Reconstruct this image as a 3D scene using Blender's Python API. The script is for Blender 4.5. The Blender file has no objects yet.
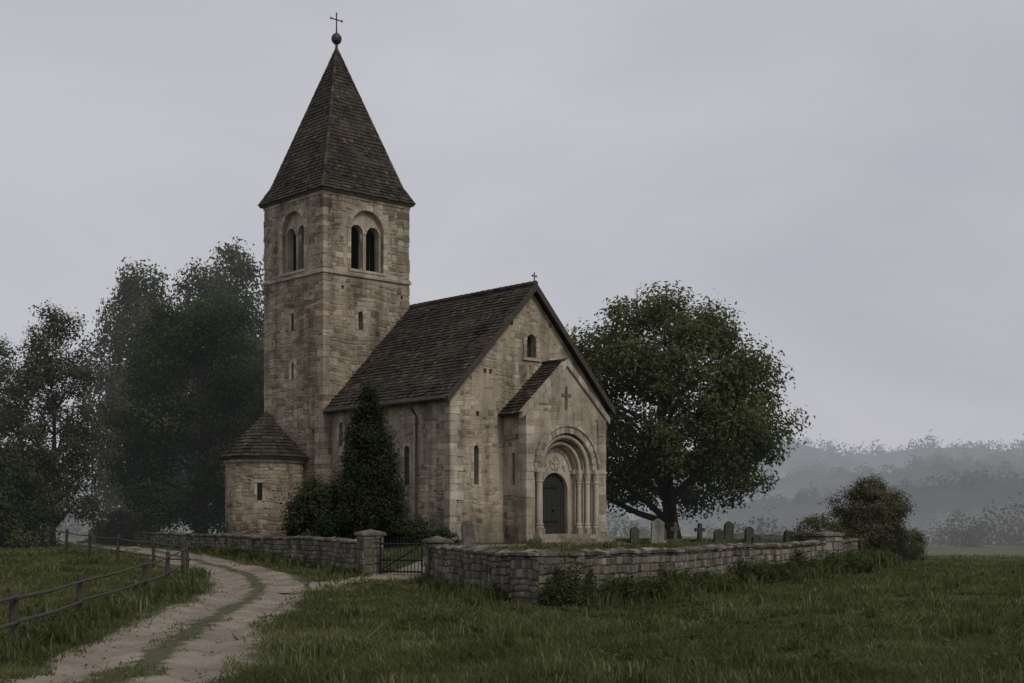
import bpy, bmesh, math, random
import numpy as np
from mathutils import Vector, Matrix, noise as mnoise
random.seed(7); RNG=np.random.default_rng(7)
scene=bpy.context.scene
scene.view_settings.view_transform='Standard'
scene.view_settings.look='None'; scene.view_settings.exposure=0
COL=scene.collection

# ------------------------------------------------------------------ helpers
def smooth(a,b,x):
    t=np.clip((x-a)/(b-a),0,1); return t*t*(3-2*t)
YARD=np.array([(-4.4,43),(-2.15,39.3),(.48,28.5),(11.4,50),(20.5,75),(18,120),(-30,120),(-27,88),(-9.5,53)],float)
def seg_dist(x,y,a,b):
    ax,ay=a; bx,by=b; dx,dy=bx-ax,by-ay
    t=np.clip(((x-ax)*dx+(y-ay)*dy)/(dx*dx+dy*dy),0,1)
    return np.hypot(x-ax-t*dx,y-ay-t*dy)
def yard_sd(x,y):
    x=np.asarray(x,float); y=np.asarray(y,float)
    d=np.full(x.shape,1e9); ins=np.zeros(x.shape,bool); n=len(YARD)
    for i in range(n):
        a=YARD[i]; b=YARD[(i+1)%n]
        d=np.minimum(d,seg_dist(x,y,a,b))
        c=(a[1]>y)!=(b[1]>y)
        xi=a[0]+(y-a[1])/(b[1]-a[1]+1e-12)*(b[0]-a[0])
        ins^=(c&(x<xi))
    return np.where(ins,d,-d)
def H(x,y):
    x=np.asarray(x,float); y=np.asarray(y,float)
    h=.65*smooth(30,66,y)*smooth(-4,8,-x)
    h=h+.035*(np.sin(x*.9+y*.5)+np.sin(y*1.3-x*.37+1.7)+.7*np.sin(x*1.7+2.1))*.6
    h=h+.12*np.sin(x*.11+1)*np.sin(y*.09)*smooth(55,90,np.abs(x)+y*.5)
    r=smooth(.1,4.6,yard_sd(x,y))
    return h*(1-r)+1.0*r
def Hs(x,y): return float(H(np.array([x]),np.array([y]))[0])

def link(o,parent=None):
    COL.objects.link(o)
    if parent is not None: o.parent=parent
    return o
def fast_mesh(name,V,F,mat,rnd=None,parent=None,smooth_=False):
    V=np.asarray(V,np.float32); F=np.asarray(F,np.int32); k=F.shape[1]
    me=bpy.data.meshes.new(name)
    me.vertices.add(len(V)); me.vertices.foreach_set('co',V.ravel())
    me.loops.add(F.size); me.loops.foreach_set('vertex_index',F.ravel())
    me.polygons.add(len(F)); me.polygons.foreach_set('loop_start',np.arange(0,F.size,k,dtype=np.int32))
    me.polygons.foreach_set('loop_total',np.full(len(F),k,np.int32))
    if rnd is not None:
        a=me.attributes.new('rnd','FLOAT','POINT'); a.data.foreach_set('value',np.asarray(rnd,np.float32))
    me.update(calc_edges=True); me.validate()
    if smooth_: me.polygons.foreach_set('use_smooth',np.ones(len(F),bool))
    me.materials.append(mat)
    return link(bpy.data.objects.new(name,me),parent)
class B:
    def __init__(s): s.v=[]; s.f=[]; s.r=[]
    def add(s,vs,fs,r=.5):
        o=len(s.v); s.v+= [tuple(p) for p in vs]; s.f+=[tuple(i+o for i in f) for f in fs]
        s.r+=[r]*len(vs)
    def hex(s,p,r=.5):
        s.add(p,[(3,2,1,0),(4,5,6,7),(0,1,5,4),(1,2,6,5),(2,3,7,6),(3,0,4,7)],r)
    def box(s,x0,x1,y0,y1,z0,z1,r=.5,j=0):
        J=lambda:random.uniform(-j,j)
        P=[(x0,y0,z0),(x1,y0,z0),(x1,y1,z0),(x0,y1,z0),(x0,y0,z1),(x1,y0,z1),(x1,y1,z1),(x0,y1,z1)]
        s.hex([(a+J(),b+J(),c+J()) for a,b,c in P],r)
    def tube(s,pts,rad,sides=6,r=.5):
        pts=[Vector(p) for p in pts]; vs=[]; fs=[]
        for i,p in enumerate(pts):
            t=(pts[min(i+1,len(pts)-1)]-pts[max(i-1,0)]).normalized()
            a=t.cross(Vector((0.3,1,.1))); 
            if a.length<.1: a=t.cross(Vector((1,0,0)))
            a.normalize(); b=t.cross(a)
            for k in range(sides):
                an=2*math.pi*k/sides
                vs.append(p+(a*math.cos(an)+b*math.sin(an))*rad[i])
        for i in range(len(pts)-1):
            for k in range(sides):
                fs.append((i*sides+k,i*sides+(k+1)%sides,(i+1)*sides+(k+1)%sides,(i+1)*sides+k))
        fs.append(tuple(range(sides))[::-1]); fs.append(tuple((len(pts)-1)*sides+k for k in range(sides)))
        s.add(vs,fs,r)
    def lathe(s,c,prof,sides=16,r=.5):
        vs=[];fs=[]
        for (rr,z) in prof:
            for k in range(sides):
                an=2*math.pi*k/sides; vs.append((c[0]+rr*math.cos(an),c[1]+rr*math.sin(an),z))
        for i in range(len(prof)-1):
            for k in range(sides): fs.append((i*sides+k,i*sides+(k+1)%sides,(i+1)*sides+(k+1)%sides,(i+1)*sides+k))
        fs.append(tuple(range(sides))[::-1]); fs.append(tuple((len(prof)-1)*sides+k for k in range(sides)))
        s.add(vs,fs,r)
    def obj(s,name,mat,parent=None,sm=False,bevel=0):
        me=bpy.data.meshes.new(name); me.from_pydata(s.v,[],s.f)
        a=me.attributes.new('rnd','FLOAT','POINT'); a.data.foreach_set('value',np.array(s.r,np.float32))
        if sm: me.polygons.foreach_set('use_smooth',np.ones(len(me.polygons),bool))
        me.materials.append(mat); me.update()
        o=link(bpy.data.objects.new(name,me),parent)
        if bevel:
            m=o.modifiers.new('bv','BEVEL'); m.width=bevel; m.segments=2
        return o
def empty(name,loc=(0,0,0),rz=0):
    e=bpy.data.objects.new(name,None); e.location=loc; e.rotation_euler=(0,0,rz); COL.objects.link(e); return e

# ------------------------------------------------------------------ materials
HAZE=(.34,.36,.385,1)
class M:
    def __init__(s,name):
        s.m=bpy.data.materials.new(name); s.m.use_nodes=True; s.t=s.m.node_tree; s.t.nodes.clear()
        s.m.cycles.emission_sampling='NONE'
        s.geo=s.n('ShaderNodeNewGeometry')
    def n(s,t,**k):
        x=s.t.nodes.new(t)
        for a,b in k.items(): setattr(x,a,b)
        return x
    def L(s,a,b): s.t.links.new(a,b)
    def inp(s,sock,v):
        if isinstance(v,bpy.types.NodeSocket): s.L(v,sock)
        else:
            try: sock.default_value=v
            except Exception: sock.default_value=v[:3]
    def noise(s,scale,detail=4,vec=None,rough=.55,dist=0):
        x=s.n('ShaderNodeTexNoise'); x.inputs['Scale'].default_value=scale; x.inputs['Detail'].default_value=detail
        x.inputs['Roughness'].default_value=rough; x.inputs['Distortion'].default_value=dist
        s.L(vec if vec is not None else s.geo.outputs['Position'],x.inputs['Vector']); return x.outputs['Fac']
    def attr(s,n='rnd'):
        x=s.n('ShaderNodeAttribute'); x.attribute_name=n; return x.outputs['Fac']
    def math(s,op,a,b=0.,clamp=False):
        x=s.n('ShaderNodeMath',operation=op,use_clamp=clamp); s.inp(x.inputs[0],a); s.inp(x.inputs[1],b); return x.outputs[0]
    def ramp(s,f,stops,interp='LINEAR'):
        x=s.n('ShaderNodeValToRGB'); s.inp(x.inputs[0],f); e=x.color_ramp.elements; x.color_ramp.interpolation=interp
        while len(e)<len(stops): e.new(.5)
        for i,(p,c) in enumerate(stops):
            e[i].position=p; e[i].color=(c,c,c,1) if isinstance(c,(int,float)) else (*c[:3],1)
        return x.outputs[0]
    def mix(s,f,a,b,mode='MIX'):
        x=s.n('ShaderNodeMix',data_type='RGBA',blend_type=mode)
        s.inp(x.inputs[0],f); s.inp(x.inputs[6],a if isinstance(a,bpy.types.NodeSocket) else (*a[:3],1)); s.inp(x.inputs[7],b if isinstance(b,bpy.types.NodeSocket) else (*b[:3],1))
        return x.outputs[2]
    def sep(s,v=None):
        x=s.n('ShaderNodeSeparateXYZ'); s.L(v if v is not None else s.geo.outputs['Position'],x.inputs[0]); return x.outputs
    def mapping(s,scale,vec=None):
        x=s.n('ShaderNodeMapping'); x.inputs['Scale'].default_value=scale; s.L(vec if vec is not None else s.geo.outputs['Position'],x.inputs[0]); return x.outputs[0]
    def bump(s,h,strength=.5,dist=.02):
        x=s.n('ShaderNodeBump'); x.inputs['Strength'].default_value=strength; x.inputs['Distance'].default_value=dist; s.L(h,x.inputs['Height']); return x.outputs[0]
    def bsdf(s,col,rough=.9,normal=None,spec=.25,metal=0):
        x=s.n('ShaderNodeBsdfPrincipled'); s.inp(x.inputs['Base Color'],col if isinstance(col,bpy.types.NodeSocket) else (*col[:3],1))
        s.inp(x.inputs['Roughness'],rough); x.inputs['Specular IOR Level'].default_value=spec; x.inputs['Metallic'].default_value=metal
        if normal is not None: s.L(normal,x.inputs['Normal'])
        return x.outputs[0]
    def diff(s,col,normal=None):
        x=s.n('ShaderNodeBsdfDiffuse'); s.inp(x.inputs[0],col)
        if normal is not None: s.L(normal,x.inputs['Normal'])
        return x.outputs[0]
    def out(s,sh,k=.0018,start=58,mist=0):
        # aerial perspective painted in: haze emission mixed over the surface by world-space distance
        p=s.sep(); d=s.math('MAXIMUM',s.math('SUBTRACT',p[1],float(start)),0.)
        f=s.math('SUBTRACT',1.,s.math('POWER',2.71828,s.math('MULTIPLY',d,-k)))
        if mist:  # valley mist, likewise painted into the surface by height and noise
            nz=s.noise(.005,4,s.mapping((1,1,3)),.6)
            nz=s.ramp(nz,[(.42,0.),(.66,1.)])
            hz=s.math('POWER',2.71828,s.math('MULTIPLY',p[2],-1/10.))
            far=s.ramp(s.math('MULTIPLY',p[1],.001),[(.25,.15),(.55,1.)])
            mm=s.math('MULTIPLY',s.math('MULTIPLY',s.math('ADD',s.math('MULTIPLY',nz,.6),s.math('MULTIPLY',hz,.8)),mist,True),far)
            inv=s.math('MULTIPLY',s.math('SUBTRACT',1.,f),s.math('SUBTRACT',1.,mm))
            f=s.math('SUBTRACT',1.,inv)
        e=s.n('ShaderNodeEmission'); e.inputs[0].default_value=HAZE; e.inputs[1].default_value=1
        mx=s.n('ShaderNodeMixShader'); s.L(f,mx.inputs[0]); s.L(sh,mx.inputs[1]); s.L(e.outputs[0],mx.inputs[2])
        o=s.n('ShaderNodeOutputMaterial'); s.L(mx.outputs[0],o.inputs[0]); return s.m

def stone_mat(name,c,moss=.0,dark=1.0,damp=True,streak=.75,mot=.5):
    m=M(name); r=m.attr()
    n0=m.noise(9,3); n1=m.noise(2.6,4,rough=.65)
    rr=m.math('ADD',r,m.math('ADD',m.math('MULTIPLY',m.math('SUBTRACT',n0,.5),.6),m.math('MULTIPLY',m.math('SUBTRACT',n1,.5),mot)))
    col=m.ramp(rr,[(0.02,c[0]),(.35,c[1]),(.7,c[2]),(1.,c[3])])
    fn=m.noise(30,5,rough=.75)
    fine=m.ramp(fn,[(.25,.5),(.5,.95),(.75,1.2)])
    col=m.mix(1,col,fine,'MULTIPLY')
    big=m.ramp(m.noise(.5,5,rough=.65,dist=.6),[(.3,.58),(.5,.97),(.72,1.15)])
    col=m.mix(.9,col,big,'MULTIPLY')
    st=m.ramp(m.noise(1.7,5,m.mapping((1,1,.13)),.65),[(.36,.40),(.56,1.)])
    col=m.mix(streak,col,st,'MULTIPLY')
    gr=m.ramp(n1,[(.5,0.),(.68,.45)]); col=m.mix(gr,col,m.mix(1,col,(.72,.72,.68),'MULTIPLY'))
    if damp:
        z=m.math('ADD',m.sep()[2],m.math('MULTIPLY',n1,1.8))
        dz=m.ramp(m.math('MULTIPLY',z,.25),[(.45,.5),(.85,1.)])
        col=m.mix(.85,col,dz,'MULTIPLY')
    if moss:
        mk=m.ramp(m.noise(2.3,5,rough=.7),[(.47,0.),(.62,moss)])
        col=m.mix(mk,col,(.060,.066,.034))
    col=m.mix(1,col,(dark,dark,dark),'MULTIPLY')
    nb=m.bump(m.math('ADD',m.noise(14,5,rough=.7),m.math('MULTIPLY',fn,.4)),.9,.04)
    return m.out(m.diff(col,nb))
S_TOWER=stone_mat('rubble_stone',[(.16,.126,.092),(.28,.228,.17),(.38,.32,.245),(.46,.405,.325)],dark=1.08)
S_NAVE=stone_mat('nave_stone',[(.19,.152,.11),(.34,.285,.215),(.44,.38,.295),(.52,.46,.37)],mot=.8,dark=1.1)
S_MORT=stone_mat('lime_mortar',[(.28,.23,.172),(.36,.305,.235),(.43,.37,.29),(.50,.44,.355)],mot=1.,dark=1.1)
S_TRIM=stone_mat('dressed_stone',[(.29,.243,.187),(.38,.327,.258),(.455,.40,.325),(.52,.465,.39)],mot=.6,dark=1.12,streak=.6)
S_YARD=stone_mat('yard_wall_stone',[(.10,.088,.072),(.19,.168,.14),(.29,.26,.22),(.40,.365,.315)],moss=.45,damp=False)
S_YMORT=stone_mat('yard_wall_mortar',[(.10,.09,.072),(.14,.125,.10),(.165,.148,.12),(.19,.17,.14)],moss=.4,damp=False)
S_COPE=stone_mat('coping_stone',[(.09,.08,.068),(.16,.145,.123),(.24,.22,.19),(.33,.305,.265)],moss=.65,damp=False)
S_GRAVE=stone_mat('gravestone_stone',[(.05,.05,.045),(.10,.095,.085),(.2,.19,.17),(.32,.30,.27)],moss=.4,damp=False)
S_GRAVEL=stone_mat('gravel_stone',[(.12,.105,.085),(.18,.158,.13),(.25,.22,.185),(.32,.29,.245)],damp=False)

def tile_mat():
    m=M('roof_tile'); r=m.attr()
    col=m.ramp(r,[(0,(.026,.021,.017)),(.4,(.045,.037,.029)),(.75,(.070,.056,.043)),(1,(.12,.098,.078))])
    big=m.ramp(m.noise(.7,5,rough=.65),[(.3,.55),(.7,1.35)]); col=m.mix(1,col,big,'MULTIPLY')
    mk=m.ramp(m.noise(1.4,6,rough=.7),[(.5,0.),(.68,.65)]); col=m.mix(mk,col,(.050,.050,.028))
    sp=m.noise(28,4); col=m.mix(1,col,m.ramp(sp,[(.3,.7),(.7,1.2)]),'MULTIPLY')
    return m.out(m.bsdf(col,.85,m.bump(sp,.6,.02),.2))
TILE=tile_mat()
def simple(name,c,rough=.8,metal=0,var=.3,scale=8,spec=.3,k=.0018):
    m=M(name); nn=m.noise(scale,5); f=m.ramp(nn,[(.3,1-var),(.7,1+var)])
    col=m.mix(1,c,f,'MULTIPLY'); return m.out(m.bsdf(col,rough,m.bump(nn,.4,.02),spec,metal),k)
WOOD=simple('weathered_wood',(.055,.046,.037),.9,scale=6)
DOORW=simple('oak_door',(.022,.023,.019),.7,scale=10)
IRON=simple('wrought_iron',(.03,.03,.032),.5,.8)
DARK=simple('dark_interior',(.012,.012,.013),.9)
LEAD=simple('zinc_gutter',(.06,.06,.06),.55,.4)
GLASS=simple('leaded_glass',(.025,.028,.032),.2,0,spec=.6)
COPPER=simple('finial_metal',(.05,.048,.045),.5,.6)

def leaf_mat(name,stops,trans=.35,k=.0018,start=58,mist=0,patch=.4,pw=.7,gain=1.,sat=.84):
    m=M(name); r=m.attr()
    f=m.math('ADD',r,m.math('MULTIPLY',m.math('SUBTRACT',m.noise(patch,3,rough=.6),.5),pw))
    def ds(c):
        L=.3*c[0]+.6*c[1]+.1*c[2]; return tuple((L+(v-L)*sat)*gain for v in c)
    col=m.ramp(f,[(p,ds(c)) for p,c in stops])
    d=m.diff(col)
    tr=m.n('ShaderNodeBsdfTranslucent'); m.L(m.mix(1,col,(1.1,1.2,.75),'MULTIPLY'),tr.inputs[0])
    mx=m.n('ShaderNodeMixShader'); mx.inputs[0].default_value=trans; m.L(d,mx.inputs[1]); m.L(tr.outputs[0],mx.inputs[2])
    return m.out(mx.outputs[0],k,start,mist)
L_CHEST=leaf_mat('chestnut_leaves',[(0,(.024,.034,.012)),(.4,(.052,.066,.022)),(.75,(.098,.102,.038)),(1,(.17,.135,.055))],gain=1.25)
L_DARK=leaf_mat('lime_leaves',[(0,(.018,.030,.011)),(.45,(.040,.056,.020)),(1,(.095,.105,.040))],gain=1.1)
L_BIRCH=leaf_mat('birch_leaves',[(0,(.035,.040,.020)),(.5,(.066,.072,.036)),(1,(.12,.115,.06))],k=.0018)
L_YEW=leaf_mat('yew_leaves',[(0,(.012,.020,.010)),(.5,(.030,.042,.018)),(1,(.070,.076,.034))],.15,gain=1.0)
L_SHRUB=leaf_mat('shrub_leaves',[(0,(.035,.035,.017)),(.5,(.072,.066,.033)),(1,(.15,.12,.062))],gain=1.2)
L_WEED=leaf_mat('weed_leaves',[(0,(.024,.034,.013)),(.5,(.052,.068,.026)),(1,(.11,.115,.048))],patch=1.,gain=1.15)
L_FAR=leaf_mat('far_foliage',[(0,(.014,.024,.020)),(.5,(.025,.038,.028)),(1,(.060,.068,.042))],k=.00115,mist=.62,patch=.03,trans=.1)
L_FARBUSH=leaf_mat('far_bush_foliage',[(0,(.04,.036,.022)),(.5,(.075,.063,.038)),(1,(.14,.108,.065))],k=.0034,patch=.1)
GRASS=leaf_mat('grass_blades',[(0,(.034,.042,.015)),(.4,(.066,.082,.028)),(.7,(.102,.114,.044)),(1,(.20,.18,.095))],.3,patch=.5,pw=1.15,gain=1.05,sat=.86)
def bark_mat(name='bark',c=(.05,.042,.034),k=.0018):
    m=M(name); nn=m.noise(8,5,m.mapping((1,1,.2)),.7); f=m.ramp(nn,[(.3,.5),(.7,1.5)])
    return m.out(m.diff(m.mix(1,c,f,'MULTIPLY'),m.bump(nn,.9,.05)),k)
BARK=bark_mat()

# ground
def ground_mat():
    m=M('meadow_ground')
    a=m.noise(.25,5,rough=.6); b=m.noise(4,5,rough=.7)
    f=m.math('ADD',m.math('MULTIPLY',a,.6),m.math('MULTIPLY',b,.4))
    col=m.ramp(f,[(.3,(.048,.045,.024)),(.45,(.060,.069,.028)),(.58,(.080,.092,.036)),(.72,(.125,.12,.058))])
    mud=m.ramp(m.noise(.45,5,rough=.7,dist=.4),[(.56,0.),(.64,.85)]); col=m.mix(mud,col,(.105,.085,.06))
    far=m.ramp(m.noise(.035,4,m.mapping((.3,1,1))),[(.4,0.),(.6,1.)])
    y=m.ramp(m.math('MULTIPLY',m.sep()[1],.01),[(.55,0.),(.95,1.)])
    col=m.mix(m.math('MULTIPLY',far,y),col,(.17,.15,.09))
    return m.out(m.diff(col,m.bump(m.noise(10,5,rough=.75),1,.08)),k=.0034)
GROUND=ground_mat()
def track_mat():
    m=M('dirt_track_surface'); g=m.attr()
    n=m.noise(2.2,6,rough=.7)
    k=m.math('ADD',g,m.math('MULTIPLY',m.math('SUBTRACT',n,.5),1.7))
    msk=m.ramp(k,[(.42,0.),(.60,1.)])
    d=m.ramp(m.noise(.8,7,rough=.7),[(.3,(.125,.103,.079)),(.5,(.205,.172,.135)),(.7,(.30,.26,.21))])
    fn=m.noise(20,6,rough=.8)
    d=m.mix(1,d,m.ramp(fn,[(.3,.72),(.52,1.),(.68,1.22)]),'MULTIPLY')
    wet=m.ramp(g,[(-.0,1.),(.001,1.)])
    col=m.mix(msk,d,(.066,.068,.034))
    b=m.math('ADD',m.math('MULTIPLY',fn,.4),m.math('MULTIPLY',n,.6))
    return m.out(m.bsdf(col,.85,m.bump(b,.6,.04),.2))
TRACK=track_mat()

# ------------------------------------------------------------------ ground sheet
def graded(a,b,lo,hi,step):
    v=list(np.arange(a,b+1e-6,step)); s=step; x=b
    while x<hi: s*=1.25; x+=s; v.append(x)
    s=step; x=a
    while x>lo: s*=1.25; x-=s; v.insert(0,x)
    return np.array(v)
gx=graded(-36,26,-1800,1800,.45); gy=graded(8,92,-60,2500,.45)
X,Y=np.meshgrid(gx,gy); Z=H(X,Y)
V=np.stack([X,Y,Z],-1).reshape(-1,3); nx=len(gx); ny=len(gy)
i=np.arange(nx-1)[None,:]+nx*np.arange(ny-1)[:,None]; i=i.ravel()
fast_mesh('ground',V,np.stack([i,i+1,i+1+nx,i+nx],-1),GROUND,smooth_=True)

# ------------------------------------------------------------------ tracks
def catmull(P,step):
    P=[np.array(p,float) for p in P]; P=[2*P[0]-P[1]]+P+[2*P[-1]-P[-2]]; out=[]
    for k in range(1,len(P)-2):
        n=max(2,int(np.linalg.norm(P[k+1]-P[k])/step))
        for q in range(n):
            t=q/n; out.append(.5*((2*P[k])+(-P[k-1]+P[k+1])*t+(2*P[k-1]-5*P[k]+4*P[k+1]-P[k+2])*t*t+(-P[k-1]+3*P[k]-3*P[k+1]+P[k+2])*t**3))
    out.append(P[-2]); return np.array(out)
TR=catmull([(-3.3,4),(-3.8,10),(-4.1,14.5),(-4.85,20.1),(-5.6,27.5),(-6.5,35),(-8.4,42.4),(-11.2,49),(-14.4,56.5),(-20.2,68),(-31,91),(-52,122),(-80,160)],.35)
PA=catmull([(-5.8,34),(-5.0,37.8),(-3.9,40.6),(-2.6,44),(-.5,47.6),(2.2,50.6),(4.4,52.6)],.35)
def strip(name,C,hw,lift,centre):
    us=np.linspace(-1,1,25); d=np.gradient(C,axis=0); d/=np.linalg.norm(d,axis=1)[:,None]
    nrm=np.stack([-d[:,1],d[:,0]],-1); V=[];R=[]
    for u in us:
        p=C+nrm*u*hw*1.45; w=abs(u)*1.45
        z=H(p[:,0],p[:,1])+lift-.06*np.exp(-((w-.62)/.2)**2)*(1 if centre else 0)
        z=z-.05*max(0,(w-1.1)/.35)
        V.append(np.stack([p[:,0],p[:,1],z],-1))
        g=np.full(len(C),(max(0,1-w/.42)*.85 if centre else 0)+max(0,(w-.85)/.35)*.75); R.append(g)
    V=np.array(V); n=len(C); k=len(us); R=np.array(R)
    i=(np.arange(k-1)[:,None]*n+np.arange(n-1)[None,:]).ravel()
    fast_mesh(name,V.reshape(-1,3),np.stack([i,i+1,i+1+n,i+n],-1),TRACK,R.ravel(),smooth_=True)
strip('dirt_track',TR,1.08,.07,True)
strip('church_path',PA,.85,.05,False)
def line_d(x,y,C):
    C=C[::2]; out=np.empty(len(x))
    for s in range(0,len(x),20000):
        a=x[s:s+20000,None]-C[None,:,0]; b=y[s:s+20000,None]-C[None,:,1]
        out[s:s+20000]=np.sqrt((a*a+b*b).min(1))
    return out

# gravel
gb=B()
for _ in range(1800):
    q=random.random()**1.6; c=TR[int(20+q*110)] if random.random()<.8 else PA[int(random.random()*len(PA)*.6)]
    x=c[0]+random.gauss(0,.6); y=c[1]+random.uniform(-.3,.3); s=random.uniform(.006,.02)
    z=Hs(x,y)+.03
    gb.tube([(x,y,z-s*.4),(x,y,z+s*.2),(x,y,z+s*.6)],[s,s*1.1,s*.45],5,random.random())
gb.obj('track_gravel',S_GRAVEL)

# ------------------------------------------------------------------ masonry generator
def stone_face(b,mp,u0,u1,v0,v1,ok,ch=(.13,.32),cw=(.18,.6),rel=(.008,.035),gap=.013,jit=.022,warp=.045,patch=0,seed=0.):
    def W_(u,v):
        if not warp: return u,v
        e=min(1,max(0,min(u-u0,u1-u)/.3)); f=min(1,max(0,min(v-v0,v1-v)/.3))
        return (u+e*warp*math.sin(2.3*v+1.1*u+seed),v+f*warp*(math.sin(1.9*u+.8*v+seed)+.6*math.sin(4.3*u-1.3*v)))
    v=v0
    while v<v1:
        h=random.uniform(*ch)
        if v+h>v1: h=v1-v
        if h<.06: break
        u=u0-random.uniform(0,.2)
        while u<u1:
            w=random.uniform(*cw)*random.choice([.6,.85,1,1,1.3])
            a=max(u,u0); c=min(u+w,u1); u+=w
            if c-a<.08: continue
            parts=[(v,v+h)]
            if h>.21 and random.random()<.3: mdl=v+h*random.uniform(.4,.6); parts=[(v,mdl),(mdl,v+h)]
            for (p,q) in parts:
                if not ok(a,c,p,q): continue
                if patch:
                    pv=mnoise.noise(Vector(((a+c)*.45+seed,(p+q)*.45,seed)))+.35*mnoise.noise(Vector(((a+c)*1.6,(p+q)*1.6,seed)))
                    if pv>.30-patch and random.random()<.8: continue
                J=lambda:random.uniform(-jit,jit)
                C=[W_(x,y) for x,y in ((a+gap,p+gap),(c-gap,p+gap),(c-gap,q-gap),(a+gap,q-gap))]; C=[(x+J(),y+J()) for x,y in C]
                mx=sum(x for x,y in C)/4; my=sum(y for x,y in C)/4; r=random.uniform(*rel); vs=[mp(x,y,-.02) for x,y in C]
                ins=.024
                vs+=[mp(x+math.copysign(ins,mx-x)*.3,y+math.copysign(ins,my-y)*.3,r*.75) for x,y in C]
                vs+=[mp(x+math.copysign(ins,mx-x),y+math.copysign(ins,my-y),r+random.uniform(-.005,.005)) for x,y in C]
                b.add(vs,[(0,1,5,4),(1,2,6,5),(2,3,7,6),(3,0,4,7),(4,5,9,8),(5,6,10,9),(6,7,11,10),(7,4,8,11),(8,9,10,11)],min(1,max(0,random.gauss(.5,.22))))
        v+=h
def mask(tops=None,rects=(),arches=()):
    def ok(a,c,p,q):
        if tops and (q>tops(a) or q>tops(c)): return False
        for (x0,x1,z0,z1) in rects:
            if c>x0 and a<x1 and q>z0 and p<z1: return False
        for (cx,zs,r,z0) in arches:
            if c>cx-r and a<cx+r and q>z0 and p<zs: return False
            nx_=min(max(cx,a),c); nz=min(max(zs,p),q)
            if math.hypot(nx_-cx,nz-zs)<r: return False
        return True
    return ok
def prism(name,prof,axis,d0,d1,mat=None,parent=None):
    bm=bmesh.new(); P=(lambda u,z,d:(u,d,z)) if axis=='y' else (lambda u,z,d:(d,u,z)) if axis=='x' else (lambda u,z,d:(u,z,d))
    a=[bm.verts.new(P(u,z,d0)) for u,z in prof]; b=[bm.verts.new(P(u,z,d1)) for u,z in prof]; n=len(prof)
    bm.faces.new(a); bm.faces.new(b[::-1])
    for i in range(n): bm.faces.new((a[i],b[i],b[(i+1)%n],a[(i+1)%n]))
    bmesh.ops.recalc_face_normals(bm,faces=bm.faces); me=bpy.data.meshes.new(name); bm.to_mesh(me); bm.free()
    if mat:
        me.materials.append(mat)
        at=me.attributes.new('rnd','FLOAT','POINT'); at.data.foreach_set('value',np.full(len(me.vertices),.5,np.float32))
    return link(bpy.data.objects.new(name,me),parent)
def arch_prof(c,hw,z0,zs,n=14):
    return [(c-hw,z0),(c+hw,z0)]+[(c+hw*math.cos(math.pi*k/n),zs+hw*math.sin(math.pi*k/n)) for k in range(n+1)]
def rect_prof(a,b,c,d): return [(a,c),(b,c),(b,d),(a,d)]
def cut(o,cs):
    for c in cs:
        m=o.modifiers.new('b','BOOLEAN'); m.object=c; m.operation='DIFFERENCE'; m.solver='EXACT'
    dg=bpy.context.evaluated_depsgraph_get(); dg.update(); me=bpy.data.meshes.new_from_object(o.evaluated_get(dg))
    o.modifiers.clear(); o.data=me
    a=me.attributes.get('rnd')
    if a is not None: me.attributes.remove(a)
    a=me.attributes.new('rnd','FLOAT','POINT'); a.data.foreach_set('value',np.full(len(me.vertices),.5,np.float32))
    for c in cs: bpy.data.objects.remove(c,do_unlink=True)
def vouss(b,P,c,zs,r0,r1,n,f,k,a0=0,a1=math.pi,j=.0):
    for i in range(n):
        t0=a0+(a1-a0)*(i+.04)/n; t1=a0+(a1-a0)*(i+.96)/n; ff=f+random.uniform(-j,j); rr=r1+random.uniform(-j,j)*2
        q=[(r0,t0),(r0,t1),(rr,t1),(rr,t0)]
        b.hex([P(c+r*math.cos(t),zs+r*math.sin(t),k) for r,t in q]+[P(c+r*math.cos(t),zs+r*math.sin(t),ff) for r,t in q],random.random())
def jambs(b,P,c,z0,z1,r0,r1,f,k,hh=.3):
    for s in (-1,1):
        z=z0
        while z<z1-.02:
            h=min(random.uniform(hh*.8,hh*1.2),z1-z); rr=r1+random.uniform(-.03,.05)
            q=[(c+s*r0,z+.006),(c+s*rr,z+.006),(c+s*rr,z+h-.006),(c+s*r0,z+h-.006)]
            b.hex([P(u,v,k) for u,v in q]+[P(u,v,f) for u,v in q],random.random()); z+=h
def quoins(b,cx,cy,sx,sy,z0,z1,p=.032,ll=.55,ss=.3):
    z=z0;k=0
    while z<z1-.05:
        h=min(random.uniform(.2,.42),z1-z); lx,ly=(ll,ss) if k%2 else (ss,ll); lx*=random.uniform(.75,1.2); ly*=random.uniform(.75,1.2)
        pp=p+random.uniform(-.014,.014)
        xa,xb=sorted((cx-sx*pp,cx+sx*lx)); ya,yb=sorted((cy-sy*pp,cy+sy*ly))
        b.box(xa,xb,ya,yb,z+.008,z+h-.008,min(1,max(0,random.gauss(.56,.2))),.012); z+=h;k+=1

# ------------------------------------------------------------------ CHURCH  (local x along facade, local y towards the tower)
W=8.8; LN=8.1; TX0=-.43; TS=4.72; TX1=TX0+TS; TY0=LN; TY1=LN+TS; PX0=2.83; PX1=7.37; PY=-1.37; PC=5.1
GR=1.0; RIDGE=11.8; EAVE=6.8; OV=.38; SL=(RIDGE-EAVE)/(W/2+OV)
church=empty('stone_church',(-2.45,54,0),math.atan2(.676,.737))
def own(o): o.parent=church; return o
roofz=lambda x: RIDGE-abs(x-W/2)*SL
Py=lambda u,z,d:(u,-d,z)           # facade plane y=0, d outwards
def planeY(y0): return lambda u,z,d:(u,y0-d,z)
def planeX(x0,s): return lambda u,z,d:(x0+s*d,u,z)
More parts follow.
